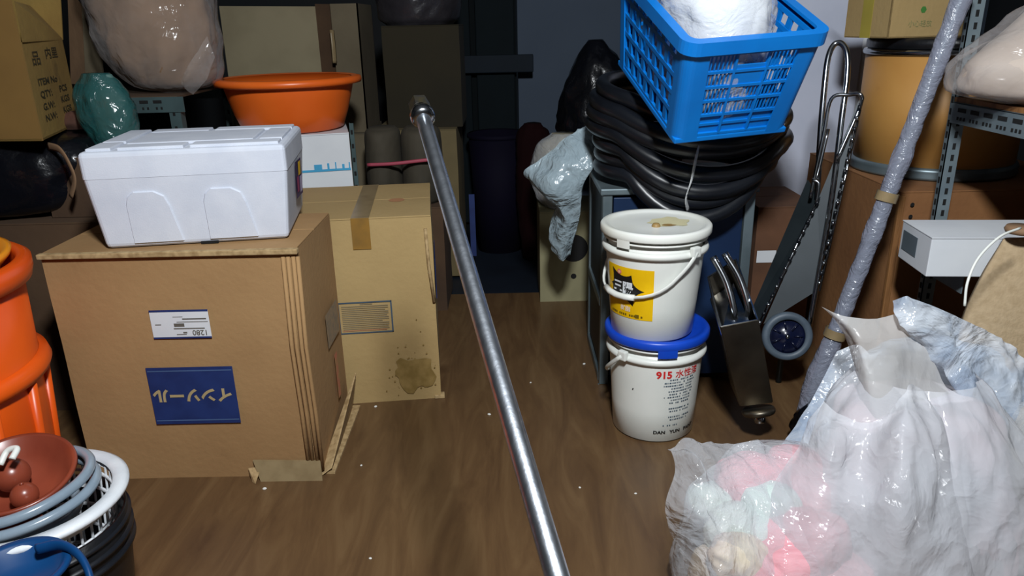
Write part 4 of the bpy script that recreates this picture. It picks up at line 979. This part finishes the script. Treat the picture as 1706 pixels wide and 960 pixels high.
# wrapped sack on rack
def sk(px, py, y): return P(px, py, y=y)
c = P(1720, 60, y=1.72)
wsx = rx+.245
sec = [(wsx, 1.80, zb_+.014, .24, .14), (wsx-.01, 1.80, zb_+.04, .335, .165), (wsx-.005, 1.80, zb_+.10, .345, .17), (wsx+.03, 1.80, zb_+.18, .28, .16), (wsx+.07, 1.80, zb_+.27, .23, .14), (wsx+.12, 1.80, zb_+.36, .15, .10), (wsx+.13, 1.8, zb_+.39, .05, .05)]
wsk = thing('wrapped_sack', 'large pinkish white sack in clear plastic on the right rack shelf', 'sack', (wsx, 1.80, zb_+.012))
sack('filling', [(a, b, z+.003, x*.95, y*.95) for a, b, z, x, y in sec], M_sackp, wsk, fold=.08, fs=5, seed=61)
sack('film', sec, F_sack, wsk, fold=.11, fs=8, seed=66, nu=120)
# white long box
lz = P(1600, 470, y=1.86).z
wl = thing('long_white_box', 'long white cardboard box with a grey square on its end', 'box', P(1540, 472, y=1.76), (0, 0, math.radians(-14)))
lb = Vector(wl.location)
a0 = P(1540, 472, y=1.76); a1 = P(1493, 446, y=1.96)
wl.rotation_euler = (0, 0, 0)
ang = math.atan2(a1.y-a0.y, a1.x-a0.x)-math.pi/2
wl.rotation_euler = (0, 0, ang*.55); wl.location = (a0.x, a0.y, .533)
hh_ = .098; ww_ = .17; ll_ = .46
G().box(0, ll_, 0, ww_, 0, hh_, bev=.002).build('body', M_whitep, wl)
G().box(-.001, ll_, -.002, ww_+.002, hh_, hh_+.003, bev=.0008).build('lid', M_whitep, wl)
G().box(-.0012, -.0003, ww_*.42, ww_*.92, hh_*.28, hh_*.80).build('grey_square', mat('grey_print', (92, 104, 112), .6), wl)
# beige board sack lower right
bsk = thing('beige_board', 'thick beige board leaning at the right edge behind the plastic bags', 'board', P(1650, 600, y=1.62))
rows = [[P(1672, 398, y=1.70), P(1730, 395, y=1.68), P(1800, 395, y=1.66)], [P(1642, 450, y=1.68), P(1720, 450, y=1.66), P(1800, 450, y=1.64)], [P(1608, 520, y=1.66), P(1700, 530, y=1.63), P(1800, 540, y=1.62)], [P(1585, 610, y=1.63), P(1690, 620, y=1.61), P(1800, 620, y=1.6)]]
g = G().grid(sheet(rows, 8, .004, 9)); g.build('sheet', M_burlap, bsk, True, True, solid=.02)
G().lathe([(0, 0), (.03, 0), (.034, .008), (.03, .016), (0, .016)], P(1700, 388, y=1.66), 24).build('round_cap', M_kraft, bsk, True, True)
wr = spline([P(1700, 380, y=1.55), P(1665, 395, y=1.52), P(1630, 430, y=1.5), P(1612, 470, y=1.48), P(1607, 510, y=1.47)], 7)
tag(G().tube(wr, .0028, 8).build('white_wire', M_white, None, True), 'thin white wire arching in front of the long white box', 'wire')

# ---------------------------------------------------------------- plastic wrapped long pole
wp = thing('wrapped_pole', 'long pole wrapped in plastic film leaning against the right rack', 'pole', (P(1380, 560, y=1.86).x-.05, 1.80, 0))
pa = P(1612, -30, y=1.90); pb = P(1405, 520, y=1.88); pc = P(1372, 590, y=1.87); dirp = (pb-pa).normalized(); pend = pb+dirp*((pb.z-.006)/-dirp.z)
n = 60; cl = [pa.lerp(pend, i/(n-1)) for i in range(n)]
G().tube(cl, .017, 14).build('pole', M_shelf, wp, True, True)
gg = G(); pts = [pa.lerp(pend, i/119) for i in range(112)]
gg.tube(pts, [.0215+.002*fn((i*.37, 2, 0))+(.006*max(0, fn((i*.11, 0, 5)))) + (.012*math.sin((i-88)/24*math.pi) if 88 < i < 112 else 0) for i in range(112)], 18)
q = Vector((0, 0, 0))
gg.V = [v + Vector((fn(v, 40), fn(v+Vector((9, 0, 0)), 40), 0))*.002 for v in gg.V]
gg.build('film_wrap', F_wrap, wp, True, True)
for f, r in ((.42, .027), (.73, .029)):
    q = pa.lerp(pend, f); G().tube([q-dirp*.012, q+dirp*.012], r, 14, caps=False).build('tape_band', M_tapeg, wp, True, True)

# dark bag lumps behind the bags
o = sack('garbage_bag', [(.93, 1.78, .001, .12, .12), (.92, 1.78, .05, .15, .14), (.93, 1.78, .15, .12, .12), (.95, 1.78, .24, .06, .06)], M_blackbag, None, fold=.2, fs=10, seed=91)
tag(o, 'black glossy bag heaped on the floor below the grey wheel', 'bag')

# ---------------------------------------------------------------- plastic bags in the foreground
def px_sack(secs): 
    out = []
    for (pl_, pr_, py, y, ry) in secs:
        a = P(pl_, py, y=y); b = P(pr_, py, y=y); out.append(((a.x+b.x)/2, y, (a.z+b.z)/2, (b.x-a.x)/2, ry))
    return out
# bag with pink packaging
pk = thing('clear_bag', 'clear plastic bag of pink and mint packaging in front, lying on the floor', 'bag', (.52, 1.28, 0))
sec = [(.53, 1.26, .002, .18, .14), (.53, 1.26, .03, .205, .17), (.54, 1.27, .12, .205, .17), (.55, 1.30, .21, .185, .15), (.56, 1.33, .27, .13, .11), (.56, 1.35, .295, .05, .05)]
sack('film', sec, F_clear, pk, fold=.11, fs=8, seed=71, nu=120, nv=60)
for (x, y, z, r, mm, sd) in ((.50, 1.20, .11, .10, M_pink, 1), (.57, 1.24, .16, .09, M_pink, 2), (.45, 1.27, .17, .07, M_mint, 3), (.60, 1.33, .20, .07, M_pink, 4), (.44, 1.25, .08, .085, M_cream, 5), (.53, 1.18, .15, .06, M_pink, 6), (.62, 1.22, .08, .09, M_pink, 7), (.52, 1.30, .21, .06, M_mint, 8), (.47, 1.17, .08, .06, M_pink, 9), (.50, 1.36, .225, .075, M_pink, 10), (.60, 1.38, .23, .075, M_pink, 11), (.43, 1.20, .16, .06, M_cream, 12), (.41, 1.34, .19, .05, M_mint, 13)):
    sack('packet', [(x, y, z-r*.8, r*.4, r*.4), (x, y, z-r*.5, r*.85, r*.7), (x, y, z, r, r*.8), (x, y, z+r*.5, r*.8, r*.6), (x, y, z+r*.75, r*.2, r*.2)], mm, pk, fold=.20, fs=18, seed=sd*3, nu=44, nv=24)
g = G(); rows = [[P(1112, 745, y=1.30), P(1150, 732, y=1.32), P(1230, 735, y=1.36), P(1320, 742, y=1.38)], [P(1125, 775, y=1.24), P(1170, 770, y=1.24), P(1240, 800, y=1.27), P(1320, 810, y=1.30)], [P(1110, 850, y=1.20), P(1175, 860, y=1.14), P(1250, 880, y=1.18), P(1330, 900, y=1.22)], [P(1140, 960, y=1.16), P(1200, 970, y=1.08), P(1270, 980, y=1.12), P(1350, 990, y=1.15)]]
g.grid(sheet(rows, 12, .02, 9, 2)); g.build('crumpled_front', F_clear, pk, True, True)
# main milky bag
mb = thing('milky_bag', 'large milky translucent plastic bag with an open flapping mouth, front right', 'bag', (.86, 1.36, 0))
sec = [(.86, 1.34, .002, .19, .17), (.86, 1.34, .05, .22, .20), (.85, 1.35, .17, .23, .20), (.85, 1.38, .28, .21, .17), (.85, 1.41, .37, .17, .13), (.86, 1.44, .43, .12, .09)]
sack('filling', [(a, b, z, x*.84, y*.84) for a, b, z, x, y in sec[:5]]+[(.85, 1.42, .385, .05, .04)], M_greyfill, mb, fold=.16, fs=8, seed=81)
rows = loft(sec, 120, 60, .10, 7, 84, .05, 11); G().grid(rows, True).build('film', F_milky, mb, True, True)
# flaps of the mouth
fl1 = [[P(1368, 512, y=1.50), P(1410, 528, y=1.47), P(1455, 530, y=1.46), P(1508, 520, y=1.48)],
       [P(1400, 545, y=1.48), P(1428, 560, y=1.43), P(1475, 570, y=1.42), P(1530, 560, y=1.46)],
       [P(1418, 590, y=1.46), P(1440, 610, y=1.40), P(1495, 620, y=1.40), P(1565, 620, y=1.44)],
       [P(1432, 650, y=1.43), P(1455, 665, y=1.37), P(1515, 680, y=1.37), P(1600, 690, y=1.41)],
       [P(1440, 690, y=1.40), P(1470, 720, y=1.33), P(1540, 740, y=1.34), P(1630, 760, y=1.38)]]
G().grid(sheet(fl1, 12, .011, 7, 3)).build('mouth_flap', F_milky2, mb, True, True)
fl2 = [[P(1372, 668, y=1.36), P(1400, 690, y=1.33), P(1452, 700, y=1.30), P(1500, 655, y=1.30), P(1525, 640, y=1.32), P(1560, 680, y=1.34)],
       [P(1345, 710, y=1.34), P(1390, 740, y=1.235), P(1440, 760, y=1.24), P(1505, 730, y=1.185), P(1560, 720, y=1.25), P(1610, 760, y=1.3)],
       [P(1310, 770, y=1.30), P(1370, 800, y=1.21), P(1440, 830, y=1.18), P(1510, 820, y=1.13), P(1580, 820, y=1.19), P(1640, 840, y=1.25)],
       [P(1280, 850, y=1.26), P(1350, 870, y=1.17), P(1430, 900, y=1.14), P(1510, 910, y=1.12), P(1590, 910, y=1.15), P(1670, 920, y=1.2)],
       [P(1290, 970, y=1.2), P(1350, 985, y=1.12), P(1430, 1000, y=1.1), P(1510, 1010, y=1.09), P(1590, 1000, y=1.11), P(1680, 1000, y=1.16)]]
G().grid(sheet(fl2, 12, .016, 7, 21)).build('front_folds', F_milky, mb, True, True)
# bluish bag behind
bb2 = thing('bluish_bag', 'blue grey crumpled plastic bag behind the milky bag, front right', 'bag', (1.0, 1.6, 0))
sec = [(.98, 1.62, .002, .22, .12), (.98, 1.62, .06, .26, .14), (.98, 1.62, .22, .25, .13), (.98, 1.62, .32, .21, .11), (1.0, 1.62, .39, .14, .08), (1.0, 1.62, .42, .05, .04)]
sack('filling', [(a, b, z, x*.9, y*.85) for a, b, z, x, y in sec], M_bluefill, bb2, fold=.14, fs=9, seed=101)
sack('film', sec, F_blue, bb2, fold=.14, fs=11, seed=104, nu=130, nv=66)
bf = [[P(1395, 585, y=1.60), P(1430, 575, y=1.60), P(1460, 600, y=1.58)], [P(1350, 670, y=1.56), P(1395, 665, y=1.54), P(1455, 670, y=1.52)], [P(1300, 745, y=1.5), P(1350, 755, y=1.45), P(1420, 760, y=1.42)]]
G().grid(sheet(bf, 10, .010, 12, 5)).build('side_fold', F_blue, bb2, True, True)
bf2 = [[P(1485, 500, y=1.49), P(1520, 498, y=1.45), P(1600, 530, y=1.45), P(1680, 570, y=1.49), P(1720, 610, y=1.48)], [P(1500, 540, y=1.43), P(1560, 560, y=1.43), P(1630, 590, y=1.45), P(1680, 620, y=1.45), P(1720, 650, y=1.45)], [P(1540, 590, y=1.45), P(1590, 620, y=1.43), P(1640, 650, y=1.43), P(1690, 670, y=1.43), P(1730, 700, y=1.43)], [P(1600, 650, y=1.43), P(1630, 690, y=1.41), P(1670, 700, y=1.41), P(1700, 720, y=1.41), P(1740, 740, y=1.41)]]
G().grid(sheet(bf2, 12, .016, 13, 7)).build('top_folds', F_blue, bb2, True, True)
# bag at the right edge
rb = thing('clear_bag', 'clear bag of white and red things at the lower right edge', 'bag', (1.16, 1.34, 0))
sec = [(1.17, 1.32, .002, .12, .15), (1.18, 1.32, .06, .15, .17), (1.18, 1.34, .20, .15, .16), (1.17, 1.36, .32, .12, .13), (1.17, 1.38, .38, .05, .05)]
sack('filling', [(a, b, z, x*.88, y*.88) for a, b, z, x, y in sec], mat('pale_beige_filling', (196, 190, 180), .6, c2=(170, 160, 146), scale=6, spots=((190, 50, 60), 9, .72)), rb, fold=.15, fs=8, seed=111)
sack('film', sec, F_clear, rb, fold=.13, fs=8, seed=114, nu=120)

# ---------------------------------------------------------------- orange barrel at left
ob = thing('orange_barrel', 'tall orange plastic barrel at the left edge beside the large carton', 'barrel', (-1.365, 1.52, 0))
R = .290; Hb = .675
G().lathe([(0, 0), (R*.80, 0), (R*.84, .02), (R*.90, .30), (R*.94, Hb-.05), (R*.90, Hb-.05), (R*.86, .3), (R*.8, .03), (0, .03)], seg=80).build('body', M_or, ob, True)
G().lathe([(R*.93, Hb-.055), (R*1.0, Hb-.05), (R*1.02, Hb-.03), (R*1.02, Hb-.008), (R*.98, Hb), (R*.93, Hb), (R*.90, Hb-.012), (R*.90, Hb-.05)], seg=80).build('rim', M_or, ob, True)
G().lathe([(R*.91, .40), (R*.98, .405), (R*1.0, .42), (R*.98, .44), (R*.92, .445)], seg=80).build('hoop', M_or, ob, True)
for an in (80, 55, 30, 5, -20, -45, -70):
    a = math.radians(an); g = G(); p0 = Vector((math.cos(a)*R*.83, math.sin(a)*R*.83, .02)); p1 = Vector((math.cos(a)*R*.925, math.sin(a)*R*.925, .40))
    g.tube([p0, p1], .012, 8); g.build('rib', M_or, ob, True)
yb2 = thing('yellow_basin', 'yellow orange basin nested inside the orange barrel', 'basin', (-1.365, 1.52, Hb-.15))
G().lathe([(0, 0), (.18, 0), (.235, .13), (.258, .155), (.262, .168), (.25, .170), (.228, .14), (.175, .01), (0, .01)], seg=72).build('bowl', M_or2, yb2, True)

# ---------------------------------------------------------------- basket and tub, lower left
cx, cy, cz = -.905, 1.19, .335
bk2 = thing('black_tub', 'glossy black tub with ridges holding the white lattice basket', 'tub', (cx, cy, 0))
G().lathe([(0, 0), (.120, 0), (.128, .01), (.150, .20), (.156, .285), (.150, .285), (.143, .20), (.12, .015), (0, .015)], seg=72).build('body', M_blackp, bk2, True)
for z in (.21, .235, .262): G().lathe([(.150, z), (.160, z+.003), (.160, z+.008), (.151, z+.011)], seg=72).build('ridge', M_black, bk2, True)
bt = thing('laundry_basket', 'white lattice plastic basket with broad rim set in the black tub', 'basket', (cx, cy, .02))
zr = cz-.02
G().lathe([(.140, zr-.012), (.162, zr-.010), (.168, zr-.004), (.168, zr+.002), (.160, zr+.007), (.142, zr+.006), (.138, zr)], seg=80).build('rim', M_basket, bt, True)
for k in range(40):
    a = 2*math.pi*k/40; g = G(); g.tube([(math.cos(a)*.108, math.sin(a)*.108, .004), (math.cos(a)*.140, math.sin(a)*.140, zr-.008)], .0024, 6); g.build('upright', M_basket, bt)
for z in (.02, .07, .12, .165, .21, .25, .285):
    r = .108+.032*z/zr; G().lathe([(r-.002, z), (r+.002, z), (r+.002, z+.006), (r-.002, z+.006), (r-.002, z)], seg=60).build('hoop', M_basket, bt, True)
G().lathe([(0, 0), (.108, 0), (.108, .004), (0, .004)], seg=40).build('bottom', M_basket, bt)
# brown bowl and its contents
bw = thing('brown_bowl', 'terracotta brown plastic bowl lying in the white basket', 'bowl', (cx-.045, cy+.045, cz-.03), (.22, .10, 0))
G().lathe([(0, 0), (.05, .0), (.085, .025), (.100, .060), (.106, .066), (.104, .072), (.097, .070), (.082, .032), (.05, .008), (0, .008)], seg=56).build('bowl', M_terra, bw, True)
for (x, y, z, r, lb_) in ((-.01, .0, .052, .032, 'glossy brown ball in the terracotta bowl, largest of them'), (-.058, -.02, .038, .027, 'small brown ball at the left in the terracotta bowl'), (.03, -.035, .03, .024, 'small dull brown ball at the right in the terracotta bowl')):
    g = G(); prof = [(r*math.sin(math.pi*k/14), -r*math.cos(math.pi*k/14)) for k in range(15)]; c0 = Vector(bw.location)+Vector((x, y, z))
    g.lathe(prof, c0, 28); g.lathe([(0, r*.98), (r*.16, r*.98), (r*.14, r*1.12), (0, r*1.14)], c0, 12)
    tag(g.build('brown_ball', M_terra, None, True), lb_, 'ball')
g = G().tube(spline([P(0, 775, y=1.2), P(12, 752, y=1.22), P(28, 748, y=1.22), P(20, 765, y=1.2)], 6), .006, 8)
tag(g.build('white_ring', M_white, None, True), 'white plastic ring piece beside the brown balls', 'ring')
# clear tubing loops
for k, (dx, dy, dz, r, lb_) in enumerate(((-.012, -.012, .0, .113, 'top loop of translucent grey tubing in the white basket'), (-.008, -.016, -.021, .118, 'middle loop of translucent grey tubing in the white basket'), (-.03, -.030, -.044, .106, 'lowest loop of translucent grey tubing in the white basket'))):
    pts = []
    for q in range(61):
        a = math.radians(-205+q*4.6); rr3 = r*(1+.02*math.sin(3*a+k))
        pts.append(Vector((cx+dx+rr3*math.cos(a), cy+dy+.018+rr3*math.sin(a), cz+dz+.026+.010*math.sin(a+1)*(1 if k < 2 else -1.4))))
    tag(G().tube(pts, .0095, 12).build('tubing', M_tubing, None, True), lb_, 'tube')
# brown dish below the tubing
dd = thing('brown_dish', 'lower terracotta brown dish seen beneath the grey tubing', 'dish', (cx-.04, cy-.055, cz-.085), (.1, 0, 0))
G().lathe([(0, 0), (.04, .0), (.060, .02), (.078, .045), (.082, .045), (.064, .014), (.04, -.006), (0, -.006)], seg=40).build('dish', M_terra, dd, True)
# blue scoop basin in front
bl2 = thing('blue_dipper', 'dark blue plastic dipper with hollow loop handle, lower left corner', 'dipper', P(40, 965, y=.98))
pc_ = P(35, 960, y=.98)
rws = []
def dip(k): return
g = G(); zc = P(60, 945, y=1.0).z
g.lathe([(0, -.03), (.055, -.03), (.074, .0), (.082, .006), (.078, .012), (.068, .008), (.052, -.018), (0, -.02)], (P(30, 925, y=1.0).x, .985, zc), 48); g.build('cup', M_bluebowl, bl2, True, True)
lp = spline([P(62, 915, y=1.03), P(100, 908, y=1.03), P(128, 922, y=1.01), P(146, 950, y=.985), P(152, 985, y=.96), P(140, 1010, y=.94)], 8)
G().tube(lp, .0095, 12, flat=.6).build('loop_handle', M_bluebowl, bl2, True, True)
G().tube(spline([Vector((P(30, 960, y=.98).x, .98, zc-.02)), Vector((P(30, 960, y=.98).x-.01, .98, zc*.5)), Vector((P(30, 960, y=.98).x-.01, .98, 0))], 4), .02, 14).build('stem', M_bluebowl, bl2, True, True)

# ---------------------------------------------------------------- metal pole in the foreground
tip = P(703, 190, y=1.30); low = P(928, 960, y=.60)
dv = (low-tip).normalized(); end = low+dv*(low.z/-dv.z-.03)
mp = thing('metal_pole', 'long shiny steel tube with a nut on its tip, reaching up the aisle', 'pole', end)
G().tube([tip.lerp(end, i/40) for i in range(41)], .0125, 32).build('tube', M_pole, mp, True, True)
u = -dv; Mx = u.to_track_quat('Z', 'Y').to_matrix().to_4x4()
G().lathe([(.0125, -.018), (.0195, -.016), (.021, -.010), (.021, -.002), (.0195, .002), (.013, .004)], tip, 40, M=Mx).build('collar', M_steel, mp, True, True)
G().lathe([(.013, .0), (.0165, .003), (.0165, .010), (.013, .012)], tip, 40, M=Mx).build('washer', M_steel, mp, True, True)
g = G().lathe([(0, .010), (.0185, .010), (.0185, .033), (.0165, .036), (0, .036)], tip, 6, M=Mx); g.build('hex_nut', M_brass, mp, False, True)
G().lathe([(0, .036), (.010, .036), (.009, .039), (0, .040)], tip, 16, M=Mx).build('end_cap', M_brass, mp, True, True)
end2 = end; G().lathe([(0, 0), (.018, 0), (.018, .03), (0, .032)], end2+Vector((0, 0, -.012)), 20, M=Mx).build('rubber_foot', M_black, mp, True, True)

# ---------------------------------------------------------------- crumbs on the floor
base = None
for i, (px, py, s_) in enumerate(((441, 815, .006), (626, 678, .006), (815, 691, .006), (973, 607, .006), (966, 813, .004), (1059, 823, .004), (602, 776, .004), (617, 931, .004), (884, 638, .004))):
    p = P(px, py, z=0)
    if base is None:
        g = G().lathe([(0, 0), (.8, 0), (1, .3), (.7, .7), (0, .8)], (0, 0, 0), 7); base = mk('foam_crumb', [v*.006 + Vector((p.x, p.y, .0)) for v in g.V], g.F, M_crumb); o = base
    else:
        o = base.copy(); COL.objects.link(o); o.location = (p.x, p.y, 0)
    o.scale = (s_/.006, s_/.006*.8, s_/.006*.8); o.rotation_euler = (0, 0, i*1.3)
    tag(o, 'tiny white foam crumb lying on the brown floor', 'crumb', 'white crumbs scattered on the floor')
